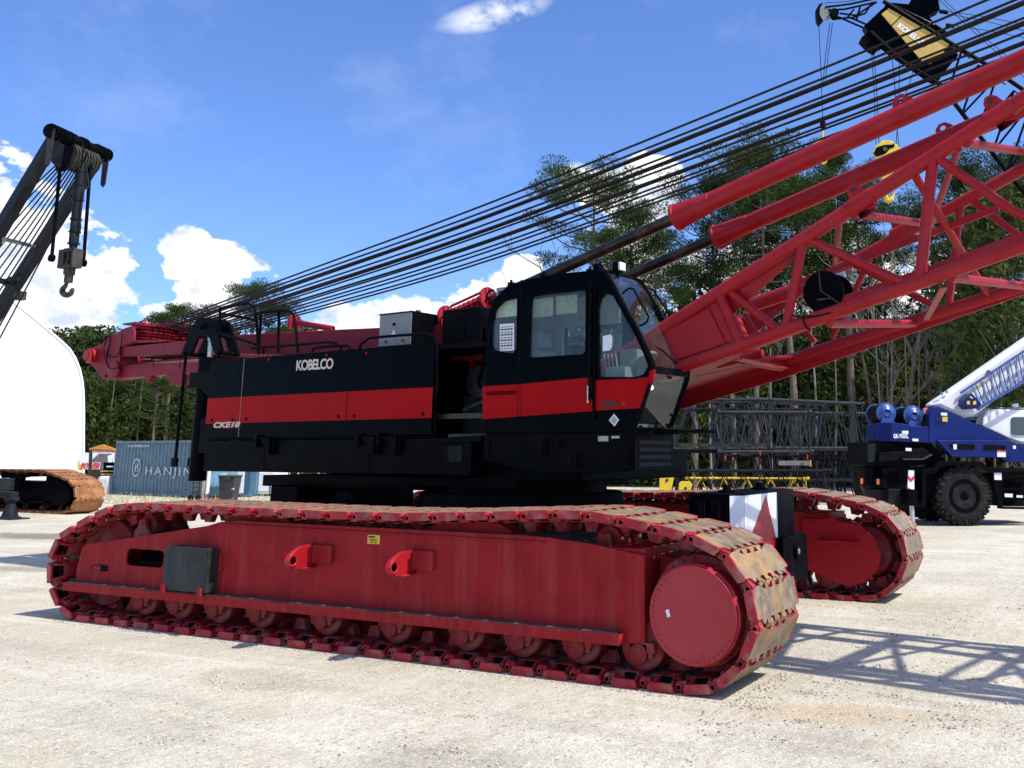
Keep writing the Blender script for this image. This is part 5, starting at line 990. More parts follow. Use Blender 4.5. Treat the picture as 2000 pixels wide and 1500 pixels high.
# blue shipping container
a, b = G(218, 965), G(404, 973.5); ang = math.atan2(b.y - a.y, b.x - a.x); fr = Fr(a.x, a.y, ang); Lc = 6.06 if False else (b - a).length
T = frthing('shipping_container', 'faded blue corrugated shipping container with worn white lettering', 'container', fr); H_ = fr.ly(228, 862, 0).z
m = MB(); N_ = 26; vs = []; xs_ = []
for k in range(N_):
    x0 = .12 + (Lc - .24) * k / N_; w = (Lc - .24) / N_
    xs_ += [(x0, 0.0), (x0 + w * .32, 0.0), (x0 + w * .5, .055), (x0 + w * .82, .055)]
xs_.append((Lc - .12, 0))
for x, y in xs_: vs += [(x, y + .02, .15), (x, y + .02, H_ - .1)]
m.add(vs, [(2 * i, 2 * i + 2, 2 * i + 3, 2 * i + 1) for i in range(len(xs_) - 1)]); m.box((.05, .1, .1), (Lc - .05, 2.4, H_ - .04)); m.build('corrugated_side', CONT, T, recalc=False)
m = MB()
for x in (0, Lc - .12): m.box((x, -.02, 0), (x + .12, .12, H_))
m.box((.12, -.015, 0.02), (Lc - .12, .1, .15)); m.box((.12, -.015, H_ - .1), (Lc - .12, .1, H_))
for x in (-.005, Lc - .16):
    for z in (0, H_ - .11): m.box((x, -.03, z), (x + .17, .15, z + .12))
m.build('container_frame', CONT, T, bevel=.008)
WHT = mat('worn_white_lettering', (.58, .64, .67), .6, var=.25, vs=12, dirt=1, dcol=(.15, .235, .27), ds=5, d2=.8, d2col=(.15, .235, .27))
q, q2 = fr.ly(283, 927, -.002), fr.ly(372, 931, -.002)
text('HANJIN', 'container_lettering', WHT, T, (q.x, -.012, q.z), (1, 0, 0), (0, 0, 1), .52, .004, .012, spacing=1.3, width=q2.x - q.x)
q, q2 = fr.ly(249, 873, -.002), fr.ly(292, 874, -.002); text('www.hanjin.com', 'container_lettering', WHT, T, (q.x, -.012, q.z), (1, 0, 0), (0, 0, 1), .2, .004, .006, width=q2.x - q.x)
m = MB(); c = fr.ly(267, 913, 0); m.lathe([(0, .30), (0, .36), (.01, .36), (.01, .30)], (c.x, -.012, c.z), (0, -1, 0), 36); P = [(c.x - .12, c.z - .2), (c.x - .05, c.z - .2), (c.x - .02, c.z - .02), (c.x + .08, c.z + .02), (c.x + .1, c.z - .2), (c.x + .17, c.z - .18), (c.x + .12, c.z + .2), (c.x + .05, c.z + .2), (c.x + .06, c.z + .07), (c.x - .06, c.z + .04), (c.x - .06, c.z + .2), (c.x - .13, c.z + .16)]
m.v = [(x, y, z) for x, y, z in m.v]; m.xz(P, -.02, -.01); m2 = MB(); 
ring = MB(); ring.holed([(c.x + .36 * math.cos(t * .1745), c.z + .42 * math.sin(t * .1745)) for t in range(36)], [[(c.x + .29 * math.cos(t * .1745), c.z + .34 * math.sin(t * .1745)) for t in range(36)]], -.02, -.008); ring.xz(P, -.022, -.008); ring.build('round_emblem', WHT, T)
# ladder trolley, board, pole, tool cart, bin, wall piece, white cabinet
fr = BF_(384, 40.6); T = frthing('sack_truck', 'small old metal hand truck parked at the right end of the container', 'hand truck', fr); m = MB()
for x0, x1 in (((379, 935), (374, 972)), ((391, 935), (388, 970))): m.path([fr.ly(*x0, 0), fr.ly(*x1, 0)], .03)
for y in (943, 951, 959, 963): m.path([fr.ly(375, y + 1, 0), fr.ly(390, y, 0)], .025)
m.build('ladder_frame', STEEL, T); 
for x in (373, 388):
    m = MB(); c = fr.ly(x, 967, 0); c.z = .12; m.lathe([(-.04, .04), (-.04, .12), (.04, .12), (.04, .04)], c, (0, 1, 0), 16); m.build('wheel', RUBBER, T)
fr = BF_(394, 40.8); T = frthing('timber_board', 'pale timber board leaning upright beside the hand truck', 'board', fr); m = MB(); pl(m, fr, ((397, 930), (402, 930), (396, 973), (392, 973)), 0, .05); m.build('board', mat('pale_timber', (.5, .42, .28), .7, var=.2), T)
fr = BF_(406, 40); T = frthing('white_pole', 'white slanting pole with a faded red foot in front of the containers', 'pole', fr); m = MB(); m.tube(fr.ly(409, 915, 0), fr.ly(404, 968, 0), .075); m.build('pole', WHITE, T); m = MB(); m.tube(fr.ly(404.3, 965, 0), fr.ly(403.6, 975, 0), .08); m.build('red_foot', PINK, T)
fr = BF_(420, 42.5); T = frthing('tool_cart', 'bright blue tool cabinet behind the white pole', 'cabinet', fr)
m = MB(); bx(m, fr, (411, 924), (431, 950), 0, .6); m.build('cabinet', mat('sky_blue_cabinet', (.2, .42, .58), .5, var=.2), T); m = MB(); bx(m, fr, (409, 951), (430, 968), -.2, .6); m.build('lower_box', mat('teal_box', (.04, .1, .14), .5), T); m = MB(); bx(m, fr, (414, 943), (418, 951), -.02, 0); m.build('brown_label', mat('brown_tape', (.4, .25, .12), .7), T)
fr = BF_(443, 39.8); T = frthing('waste_bin', 'dark grey wheeled waste bin with a lid', 'bin', fr)
m = MB(); a_, b_ = fr.ly(428, 932, 0), fr.ly(460, 932, 0); w = (b_.x - a_.x) / 2; cx_ = (a_.x + b_.x) / 2; z1 = a_.z
m.add([(cx_ + s * w * .8, t * .28 + .3, .05) for s, t in ((-1, -1), (1, -1), (1, 1), (-1, 1))] + [(cx_ + s * w, t * .36 + .3, z1) for s, t in ((-1, -1), (1, -1), (1, 1), (-1, 1))], [(3, 2, 1, 0), (4, 5, 6, 7), (0, 1, 5, 4), (1, 2, 6, 5), (2, 3, 7, 6), (3, 0, 4, 7)]); m.build('bin_body', mat('bin_plastic', (.03, .032, .035), .5), T, bevel=.03)
m = MB(); m.box((cx_ - w * 1.06, -.12, z1), (cx_ + w * 1.06, .7, z1 + .07)); m.box((cx_ - w * .3, -.16, z1 - .1), (cx_ + w * .6, -.12, z1 + .03)); m.build('bin_lid', mat('bin_plastic', (.03, .032, .035)), T, bevel=.02)
m = MB(); bx(m, fr, (452, 953), (457, 956), -.02, 0); m.build('bin_label', WHITE, T)
fr = BF_(470, 44); T = frthing('shipping_container', 'grey and blue container end between the waste bin and the white cabinet', 'container', fr)
m = MB(); bx(m, fr, (459, 900), (476, 966), 0, 2); m.build('door', mat('pale_grey_sheet', (.3, .31, .3), .6, var=.2), T)
for x in (463, 468, 473): m = MB(); bx(m, fr, (x, 905), (x + 1.4, 963), -.06, 0); m.build('lock_bar', WHITE, T)
m = MB(); bx(m, fr, (476, 900), (486, 969), -.02, 2); m.build('side_wall', mat('deep_blue_sheet', (.03, .1, .17), .5), T)
fr = BF_(508, 45); T = frthing('equipment_cabinet', 'white box cabinet raised on skids under the tail of the red crane', 'cabinet', fr)
m = MB(); bx(m, fr, (485, 922), (533, 965), 0, 1.8); m.build('cabinet_body', WHITE, T, bevel=.03); m = MB()
bx(m, fr, (490, 960), (526, 961), -.012, 0); bx(m, fr, (527, 935), (527.8, 965), -.012, 0); m.build('door_joint', SIGNG, T); m = MB(); bx(m, fr, (489, 935), (503, 936.2), -.015, 0); m.build('vent_line', SIGNG, T)
m = MB(); c0, c1 = fr.ly(488, 966, 0), fr.ly(530, 966, 0)
m.box((c0.x, .2, 0), (c1.x, .35, .15)); m.box((c0.x, 1.4, 0), (c1.x, 1.55, .15)); m.build('skid', STEEL, T)
# ================================================================== STACKED LATTICE SECTIONS
def lattice(name, label, fr, L, w, h, z0, bays, rc, rb, mt, group, diag=True, cat='boom section'):
    T = frthing(name, label, cat, fr, group); m = MB(); C4 = [(-0, z0), (w, z0), (w, z0 + h), (0, z0 + h)]
    for y, z in C4: m.tube((0, y, z), (L, y, z), rc, n=8)
    for x in (0, L):
        for y, z in C4: m.tube((x - (.12 if x == 0 else 0), y, z), (x + (.12 if x else 0), y, z), rc * 1.7, n=10)
    m.build('chord', mt, T); m = MB(); P = L / bays
    for i in range(bays):
        x0, x1, xm = i * P, (i + 1) * P, (i + .5) * P
        for y in (0, w): m.tube((x0, y, z0), (xm, y, z0 + h), rb, n=6); m.tube((xm, y, z0 + h), (x1, y, z0), rb, n=6)
        for z in (z0, z0 + h): m.tube((x0, 0, z), (xm, w, z), rb, n=6); m.tube((xm, w, z), (x1, 0, z), rb, n=6)
    m.build('lacing', mt, T)
    for x in (0, L):
        m = MB(); m.tube((x, 0, z0), (x, w, z0), rb * 1.3, n=6); m.tube((x, 0, z0 + h), (x, w, z0 + h), rb * 1.3, n=6); m.tube((x, 0, z0), (x, 0, z0 + h), rb * 1.3, n=6); m.tube((x, w, z0), (x, w, z0 + h), rb * 1.3, n=6)
        if diag: m.tube((x, 0, z0), (x, w, z0 + h), rb * 1.3, n=6)
        m.build('end_frame', mt, T)
    return T
gl = 'boom sections stacked beyond the crane'
for i, (px, d, da, L, w, h, z0, by, mt, lab) in enumerate([
    (1318, 35.5, 0, 3.4, 2, 1.75, 2.05, 3, GRAL, 'grey lattice boom section, top left of the stack just right of the red crane cab'),
    (1312, 35.2, -2, 3.6, 2.1, 1.7, .25, 3, GRALB, 'black lattice boom section on the ground below the top left section'),
    (1462, 36.3, 38, 6.5, 2, 1.8, 2.1, 7, GRAL, 'long grey lattice section slanting away to the right along the top of the stack'),
    (1408, 34.2, 3, 3.1, 1.5, 1.35, 1.95, 5, GRAL, 'short grey lattice section in the upper middle of the stack'),
    (1575, 40, 4, 3.8, 2, 1.75, 1.75, 5, GRAL, 'grey lattice section at the top right of the stack next to the blue crane'),
    (1590, 39, 6, 4.6, 2, 1.5, .15, 6, GRALB, 'black lattice section on the ground at the right end of the stack'),
    (1322, 33, 0, 5.0, .9, .9, .42, 8, GRALB, 'slim black lattice section lying low behind the yellow jib'),
    (1505, 37, 2, 4.2, 1.8, 1.1, .9, 7, GRALB, 'black lattice section half way up the stack behind the chevron post'),
    (1420, 39, 0, 5, 2, 1.6, .2, 8, GRALB, 'black lattice section standing deepest in the lower middle of the stack'),
    (1300, 43, 3, 7, 2.1, 1.8, 2.0, 8, GRALB, 'long black lattice section at the back of the upper row')]):
    lattice('boom_section', lab, BF_(px, d, R(da)), L, w, h, z0, by, .05, .024, mt, gl)
lattice('boom_section', 'yellow lattice jib lying on the ground in front of the black sections', BF_(1345, 33.5, R(-2)), 3.9, .6, .75, .32, 5, .028, .016, YEL, None)
fr = BF_(1350, 35); T = frthing('stacked_beam', 'rusty brown steel beam lying across the middle of the lattice stack', 'beam', fr); m = MB(); bx(m, fr, (1325, 866), (1505, 872), -.1, .1); bx(m, fr, (1440, 882), (1502, 888), -.2, 0); m.build('beam', STEEL, T)
fr = BF_(1550, 33.6); T = frthing('stacked_beam', 'pale grey flat beam with yellow ends wedged into the stack', 'beam', fr); m = MB(); bx(m, fr, (1521, 900), (1583, 909), 0, .2); m.build('beam', mat('pale_grey_beam', (.2, .19, .16), .6), T)
m = MB(); bx(m, fr, (1582, 899), (1585, 911), -.01, .2); bx(m, fr, (1576, 917), (1583, 920), -.01, .1); m.build('yellow_end', YEL, T)
for i, (x, y) in enumerate(((1417, 894), (1485, 884), (1577, 892))):
    fr = BF_(x, 33.5); T = frthing('warning_tag', ('red ribbon tag tied to the stack, leftmost of three', 'red ribbon tag tied to the middle of the stack, second of three', 'red ribbon tag tied to the stack, rightmost of three')[i], 'tag', fr, 'red tags on the boom stack'); m = MB(); pl(m, fr, ((x - 1.5, y - 4), (x + 1.5, y - 4), (x + 1, y + 5), (x - 1, y + 5)), 0, .02); m.build('ribbon', REDS, T)
# yellow hook blocks
for x0, x1, lab in ((1288, 1317, 'tall yellow hook block standing in front of the lattice stack'), (1326, 1352, 'low yellow hook block partly hidden beside the tall one')):
    fr = BF_((x0 + x1) / 2, 31.5); T = frthing('hook_block', lab, 'hook block', fr, 'yellow hook blocks'); m = MB(); yt = 924 if x0 < 1300 else 940
    pl(m, fr, ((x0, 975), (x0, yt + 4), (x0 + 4, yt), (x1 - 5, yt), (x1, yt + 6), (x1 - 4, yt + 25), (x1 - 8, 975)), 0, .08); pl(m, fr, ((x0, 975), (x0, yt + 4), (x0 + 4, yt), (x1 - 5, yt), (x1, yt + 6), (x1 - 4, yt + 25), (x1 - 8, 975)), .25, .33); m.build('cheek_plate', YEL, T, bevel=.01)
    m = MB(); c = fr.ly((x0 + x1) / 2, yt + 14, 0); m.lathe([(0, .05), (0, .2), (.15, .2), (.15, .05)], c + Vector((0, .09, 0)), (0, 1, 0), 20); m.lathe([(-.02, .05), (.4, .05)], c, (0, 1, 0), 10); m.build('sheave', STEEL, T)

# ================================================================== BLUE ROUGH-TERRAIN CRANE
o = G(1880, 1028); fr = Fr(o.x, o.y, YAW + R(7)); RT = frthing('mobile_crane', 'blue and white four-wheeled mobile crane at the right edge with its white boom raised', 'crane', fr)
def c2(x, y): return (1600 + x / 3.6575, 650 + y / 3.6575)
def bl(nm, mt, pts, y0, y1, par=None, bev=.012, M=c2):
    m = MB(); pl(m, fr, [M(*p) for p in pts], y0, y1); return m.build(nm, mt, par or RT, bevel=bev)
def tyre(x, y0):
    m = MB(); r = .79; m.lathe([(0, .42), (-.02, .5), (.0, .68), (.06, .76), (.5, .76), (.56, .68), (.58, .5), (.55, .42)], (x, y0, r), (0, 1, 0), 48)
    for k in range(22):
        a = 6.283 * k / 22; M_ = Matrix.Translation((x, y0, r)) @ Matrix.Rotation(a, 4, 'Y'); m.box((.7, .02, -.045), (.795, .3, .045), 0, M_); M_ = Matrix.Translation((x, y0, r)) @ Matrix.Rotation(a + .14, 4, 'Y'); m.box((.7, .28, -.045), (.795, .55, .045), 0, M_); m.box((.62, -.02, -.03), (.76, .04, .03), 0, M_)
    w = m.build('tyre', RUBBER, RT, bevel=.012)
    m = MB(); m.lathe([(.12, .05), (.06, .2), (.06, .28), (.02, .3), (.0, .42), (-.03, .43), (-.03, .35), (.03, .32), (.12, .3), (.02, .12), (-.02, .11), (-.04, .05)][::-1], (x, y0, r), (0, 1, 0), 36)
    for k in range(12): a = 6.283 * k / 12; m.tube((x + .24 * math.cos(a), y0 + .06, r + .24 * math.sin(a)), (x + .24 * math.cos(a), y0 + .03, r + .24 * math.sin(a)), .018, n=6)
    m.build('rim', BLKM, w)
wx = fr.ly(*c2(1040, 1170), 0).x
tyre(wx, .0); tyre(wx + 4.1, .0); tyre(wx, 2.0)
bl('mudguard', BLKM, [(735, 985), (820, 965), (850, 918), (1160, 918), (1222, 975), (1600, 985), (1600, 1002), (1210, 1000), (1140, 950), (872, 950), (835, 1003), (762, 1012), (765, 1250), (735, 1250)], -.1, .5)
bl('chassis', BLKD, [(350, 955), (1600, 970), (1600, 1240), (1300, 1240), (1250, 1000), (800, 1000), (760, 1330), (690, 1300), (640, 1200), (380, 1190)], .62, 1.9)
bl('chassis', BLKD, [(440, 960), (820, 960), (820, 1150), (560, 1200), (480, 1110)], .3, .6)
bl('turntable', BLKM, [(345, 780), (800, 785), (905, 915), (900, 925), (600, 960), (350, 950)], .3, 1.9); bl('engine_cover', BLKD, [(430, 855), (600, 845), (740, 820), (810, 870), (760, 905), (600, 905), (430, 925)], .1, .4)
bl('handrail', STEEL, [(600, 898), (740, 898), (800, 865), (812, 872), (745, 908), (600, 908)], .05, .1, None, 0)
cwf = bl('counterweight', BLUE, [(515, 640), (650, 655), (650, 782), (515, 775)], .1, 2.0)
m = MB(); P = [fr.ly(*c2(x, y), .1) for x, y in ((515, 640), (515, 775))]; a_ = fr.ly(*c2(400, 645), .55); b_ = fr.ly(*c2(345, 655), 1.4)
zt, zb = P[0].z, P[1].z; m.prism([(P[0].x, .1, zb), (a_.x - .05, .35, zb), (b_.x + .05, .95, zb), (b_.x + .05, 1.6, zb), (P[0].x, 2.0, zb)], (0, 0, zt - zb)); m.build('counterweight_end', BLUE, RT, bevel=.03)
bl('winch_deck', BLUE, [(650, 665), (790, 672), (790, 787), (650, 780)], .12, 1.9)
tw = bl('turret_side', BLUE, [(785, 560), (795, 535), (860, 530), (1130, 655), (1345, 765), (1440, 800), (1600, 850), (1600, 925), (1335, 925), (1300, 893), (952, 890), (845, 790), (800, 790), (785, 770)], .1, .3)
bl('turret_side', BLUE, [(785, 560), (795, 535), (860, 530), (1130, 655), (1345, 765), (1345, 890), (952, 890), (845, 790), (785, 770)], 1.2, 1.4)
bl('side_step_panel', BLUE, [(842, 768), (1370, 770), (1400, 800), (1380, 890), (952, 888)], .02, .1); 
for pp in ([(930, 795), (1112, 797), (1112, 833), (960, 830), (930, 810)], [(1178, 800), (1330, 804), (1330, 840), (1178, 838)]): bl('grip_slot', BLKD, pp, .0, .02, tw, 0)
for cx_, cy_ in ((480, 572), (672, 592)):
    c = fr.ly(*c2(cx_, cy_), .5); m = MB(); m.lathe([(0, .05), (-.1, .09), (-.06, .16), (-.02, .2), (0, .23), (0, .275), (.04, .28), (.05, .2), (.8, .2), (.81, .28), (.85, .28)], c, (0, 1, 0), 32)
    for k in range(6): a = 6.283 * k / 6; m.tube(c + Vector((.25 * math.cos(a), -.01, .25 * math.sin(a))), c + Vector((.25 * math.cos(a), .03, .25 * math.sin(a))), .02, n=6)
    m.xz([(c.x - .22, c.z - .33), (c.x - .08, c.z + .02), (c.x + .08, c.z + .02), (c.x + .22, c.z - .33)], c.y - .07, c.y - .03); wn_ = m.build('winch_drum', BLUEL, RT, bevel=.006)
    m = MB(); m.tube((c.x, c.y + .06, c.z), (c.x, c.y + .8, c.z), .25, n=24); m.build('wound_rope', BLKD, wn_)
bl('rear_bumper', DGREY, [(300, 1080), (340, 1120), (640, 1115), (640, 1222), (480, 1232), (345, 1190)], .45, .6)
rb_ = bl('rear_lamp_box', BLKM, [(322, 955), (382, 955), (382, 1090), (330, 1090)], .35, .6); bl('rear_lamp_box', BLKM, [(392, 1030), (470, 1030), (470, 1112), (392, 1105)], .3, .5)
for p_ in ((412, 1045), (296, 1040)): bl('amber_lamp', mat('amber_lens', (.6, .14, .02), .3), [p_, (p_[0] + 17, p_[1]), (p_[0] + 17, p_[1] + 38), (p_[0], p_[1] + 38)], .26, .3, rb_, 0)
bl('hazard_ladder', DGREY, [(348, 800), (402, 795), (402, 925), (350, 925)], .25, .3)
bl('outrigger_beam', DGREY, [(495, 1115), (640, 1120), (640, 1215), (500, 1225)], .2, .5)
ob = bl('outrigger_box', BLKM, [(636, 1118), (702, 1122), (702, 1234), (640, 1236)], -.3, .35); bl('engine_bay_pipe', BLKD, [(455, 1000), (560, 985), (590, 1110), (470, 1110)], .3, .5)
m = MB(); a_, b_ = fr.ly(*c2(660, 1235), -.15), fr.ly(*c2(668, 1355), -.15); m.tube((a_.x, -.15, a_.z), (b_.x, -.15, .13), .06, n=16); m.build('jack_rod', mat('pale_jack', (.5, .5, .5), .4, .5), ob); m = MB(); m.lathe([(0, .1), (.08, .1), (.1, .075), (.14, .07)], (b_.x, -.15, 0), (0, 0, 1), 18); m.build('jack_foot', GREYM, ob)
m = MB(); a_ = [fr.ly(*c2(x, y), -.32) for x, y in ((640, 982), (678, 984), (680, 1118), (632, 1116))]; m.xz([(p.x, p.z) for p in a_], -.32, -.28); ch_ = m.build('chevron_post', WHITE, ob); bl('chevron_mark', REDS, [(633, 1045), (656, 1068), (678, 1045), (678, 1018), (656, 1040), (634, 1018)], -.326, -.32, ch_, 0); bl('chevron_mark', REDS, [(633, 1100), (656, 1118), (633, 1116)], -.326, -.32, ch_, 0)
bm2 = bl('boom', WHITE, [(785, 520), (1400, 95), (1800, -180), (1900, 40), (1440, 350), (1110, 600), (1040, 613), (860, 532)], .45, .95, None, .12)
for pp in ([(880, 445), (865, 420), (872, 418), (888, 442)], [(915, 432), (905, 410), (912, 408), (923, 428)], [(1200, 290), (1203, 265), (1225, 268), (1225, 290), (1217, 290), (1217, 275), (1210, 275), (1208, 290)]): bl('rope_peg', GREYM, pp, .4, .46, bm2, 0)
m = MB(); y_ = .2
def q2(x, y, l=.15): return fr.ly(*c2(x, y), l)
for l in (.1, .36):
    m.tube(q2(1010, 430, l), q2(1800, -90, l), .035, n=8); m.tube(q2(1130, 545, l), q2(1800, 150, l), .045, n=8)
jb = m.build('fly_jib', BLUEL, RT); 
for k in range(11):
    t = .04 + k * .085; m = MB(); A = lambda t: q2(1090 + 710 * t, 385 - 475 * t, .1); B_ = lambda t: q2(1140 + 660 * t, 540 - 390 * t, .1); m.tube(A(t), B_(t + .02), .016, n=6); m.tube(B_(t + .02), A(t + .07), .013, n=6); m.tube(A(t) + Vector((0, .26, 0)), B_(t + .02) + Vector((0, .26, 0)), .013, n=6); m.build('jib_lacing', BLUEL, jb)
hb = bl('jib_foot', BLUE, [(1035, 480), (1090, 430), (1160, 505), (1140, 540), (1060, 545), (1035, 515)], .05, .4, jb)
for pp in ([(1055, 490), (1075, 485), (1078, 510), (1058, 513)], [(1080, 450), (1100, 465), (1095, 472), (1075, 460)], [(1100, 490), (1120, 485), (1122, 510), (1100, 515)], [(1168, 335), (1190, 330), (1193, 345), (1172, 352)], [(1125, 370), (1145, 362), (1148, 375), (1128, 382)]): bl('yellow_sticker', YEL, pp, .02, .05, hb, 0)
cb_ = bl('cab', WHITE, [(1165, 665), (1172, 610), (1200, 552), (1250, 545), (1700, 555), (1700, 790), (1440, 785), (1345, 750)], .5, 1.4, None, .04)
bl('cab_window', GLASSD, [(1375, 612), (1385, 602), (1700, 602), (1700, 735), (1390, 730), (1376, 715)], .47, .5, cb_, 0); bl('cab_window', GLASSD, [(1118, 650), (1125, 610), (1145, 600), (1190, 598), (1170, 662)], .55, 1.3, cb_, 0)
m = MB(); m.path(smoothpath([q2(x, y, .52) for x, y in ((1112, 600), (1125, 560), (1160, 545), (1230, 545))], 4), .02); m.path([q2(1270, 538, .7), q2(1700, 545, .7)], .02); m.build('cab_rail', GREYM, cb_); bl('roof_lamp', PAPER, [(1388, 510), (1425, 503), (1425, 532), (1392, 532)], .7, .8, cb_)
bl('access_frame', BLKM, [(1225, 980), (1600, 990), (1600, 1012), (1312, 1012), (1312, 1250), (1285, 1250)], -.05, .05)
for y in (1040, 1110, 1180, 1245): bl('access_step', BLKM, [(1310, y), (1600, y + 3), (1600, y + 18), (1310, y + 13)], -.02, .3, None, .004)
for pp in ([(1250, 998), (1303, 1000), (1303, 1052), (1252, 1050)], [(1272, 840), (1333, 842), (1333, 888), (1272, 886)], [(1325, 1148), (1383, 1150), (1383, 1175), (1327, 1173)], [(1410, 1160), (1455, 1162), (1455, 1178), (1410, 1176)], [(592, 700), (637, 700), (637, 722), (592, 720)], [(665, 755), (708, 757), (708, 776), (668, 774)], [(870, 570), (915, 572), (913, 592), (872, 590)], [(618, 822), (660, 824), (660, 845), (618, 843)], [(1385, 805), (1405, 806), (1405, 830), (1385, 828)], [(957, 797), (983, 797), (983, 833), (960, 833)]): bl('sticker', PAPER, pp, -.07 if pp[0][1] > 990 else -.003, -.055 if pp[0][1] > 990 else .015, tw, 0)
bl('sticker', YEL, [(880, 600), (917, 600), (917, 635), (880, 633)], .085, .098, tw, 0); bl('sticker', REDS, [(1272, 838), (1333, 840), (1333, 852), (1272, 850)], -.008, -.003, tw, 0); bl('round_lamp', PINK, [(745, 545), (760, 533), (778, 540), (778, 570), (760, 582), (745, 572)], .3, .4, tw)
a_, b_ = q2(530, 752, .09), q2(637, 754, .09); text('GR-750XL', 'model_lettering', WHITE, RT, (a_.x, .085, a_.z), (1, 0, 0), (0, 0, 1), .15, .006, .004, width=b_.x - a_.x)

# ================================================================== YELLOW AND BLACK LATTICE CRANE, TOP RIGHT
fr = BF_(1900, 40, R(0)); Q = lambda x, y, l=0: fr.ly(x, y, l)
YC = frthing('lattice_crane', 'black lattice crane boom with a mustard yellow head panel and two hanging hooks, upper right', 'crane', fr)
def ybl(nm, mt, pts, y0, y1, par=None, bev=.01): m = MB(); pl(m, fr, pts, y0, y1); return m.build(nm, mt, par or YC, bevel=bev)
hd = ybl('boom_head', BLK, [(1688, 50), (1722, 18), (1740, 5), (1826, 47), (1857, 84), (1872, 108), (1847, 138), (1832, 160), (1818, 152), (1779, 125), (1742, 101), (1727, 88), (1700, 68)], .05, .55)
yp = ybl('yellow_panel', YELB, [(1722, 27), (1736, 16), (1855, 85), (1843, 102), (1818, 124), (1806, 125)], -.02, .05, hd, 0)
ybl('panel_joint', BLKD, [(1762, 28), (1764, 29), (1742, 51), (1740, 50)], -.03, -.02, yp, 0)
a_ = Q(1751, 52, -.03); b_ = Q(1806, 92, -.03); text('KOBELCO', 'maker_lettering', WHITE, YC, (a_.x, -.03, a_.z), (b_ - a_), (0, 0, 1), .34, .016, .006, spacing=.9, width=(b_ - a_).length)
ybl('head_bracket', BLK, [(1732, 4), (1775, 8), (1790, -20), (1830, -20), (1836, 18), (1812, 30), (1825, 45), (1850, 62), (1845, 75), (1830, 66), (1790, 42)], .2, .8, hd)
ybl('side_box', BLKM, [(1683, 72), (1700, 58), (1712, 66), (1696, 86)], .1, .8, hd)
m = MB(); c = Q(1712, 80, .2); m.lathe([(0, .05), (0, .3), (.06, .3), (.12, .36), (.18, .3), (.24, .36), (.3, .3), (.36, .36), (.36, .05)], c, (0, 1, 0), 24); m.build('head_sheave', BLKM, hd)
ybl('sheave_guard', BLKM, [(1692, 92), (1716, 84), (1722, 88), (1710, 102)], .1, .5, hd)
m = MB()
for l in (0, 1.2):
    for pa in (((1725, 2), (1857, 84), (1925, 125), (2020, 190), (2200, 330)), ((1700, 62), (1760, 118), (1836, 165), (1890, 235), (1970, 340), (2120, 520))):
        m.path([Q(*p, l) for p in pa], 0.1, 8)
bmx = m.build('boom_chord', BLKM, YC)
TU = lambda t, l: Q(1857 + (2200 - 1857) * t, 84 + (330 - 84) * t ** .95, l); TD = lambda t, l: Q(1822 + (2120 - 1822) * t, 155 + (520 - 155) * t, l)
for k in range(9):
    t = .06 + k * .1; m = MB()
    for l in (0, 1.2): m.tube(TU(t, l), TD(t + .03, l), .05, n=6); m.tube(TD(t + .03, l), TU(t + .1, l), .05, n=6)
    m.tube(TU(t, 0), TU(t + .05, 1.2), .03, n=6); m.tube(TD(t, 0), TD(t + .05, 1.2), .03, n=6); m.tube(TD(t + .05, 1.2), TD(t + .1, 0), .03, n=6); m.build('boom_lacing', BLKM, bmx)
m = MB(); c = Q(1610, 25, .3); m.lathe([(0, .05), (0, .34), (.03, .3), (.06, .34), (.06, .05)], c, (0, 1, 0), 26); tj = m.build('tip_sheave', GREYM, YC)
ybl('tip_guard', BLKM, [(1595, 38), (1594, 18), (1600, 8), (1608, 4), (1602, 14), (1601, 28), (1608, 40), (1600, 48)], .2, .5, tj); m = MB()
for pa in (((1612, 14), (1660, 8), (1715, -4)), ((1618, 20), (1650, 18), (1712, 4)), ((1625, 38), (1660, 34), (1702, 52)), ((1640, 26), (1672, 30), (1712, 4)), ((1655, 34), (1668, 18)), ((1672, 40), (1680, 14)), ((1660, 36), (1690, 26), (1700, 10)), ((1620, 30), (1640, 34), (1690, 56))):
    m.path([Q(*p, .3) for p in pa], .045, 6)
m.build('tip_jib', BLKM, YC)
m = MB(); c = Q(1630, 24, .2); m.lathe([(0, .05), (0, .2), (.3, .2), (.3, .05)], c, (0, 1, 0), 20); m.build('idler_sheave', BLKM, tj)
for l, pa in ((.25, ((1599, 45), (1604, 150), (1607, 235))), (.45, ((1621, 45), (1612, 110), (1607, 170))), (.1, ((1626, 45), (1617, 110), (1612, 160))), (.1, ((1702, 95), (1708, 190), (1711, 282))), (.3, ((1706, 95), (1713, 190), (1717, 280))), (.4, ((1742, 105), (1748, 170), (1752, 250), (1756, 290))), (.5, ((1757, 122), (1755, 200), (1753, 240), (1750, 290))), (.6, ((1788, 120), (1776, 165), (1760, 205))), (.8, ((1824, -10), (1900, 60), (2010, 160))), (.9, ((1828, -15), (1925, 75), (2010, 145))), (.3, ((1845, 22), (1920, 32), (2060, 60))), (.5, ((1845, 26), (1920, 40), (2060, 75))), (.3, ((1852, 48), (1930, 60), (2060, 85))), (.5, ((1700, -6), (1655, 3), (1610, 6)))):
    m = MB(); m.path([Q(*p, l) for p in pa], .016, 6); m.build('hoist_rope', ROPE, YC)
for p_ in ((1835, 22), (1848, 49)): m = MB(); a_ = Q(*p_, .3); m.tube(a_, a_ + Vector((.35, 0, -.06)), .09); m.build('pendant_socket', BLKM, YC)
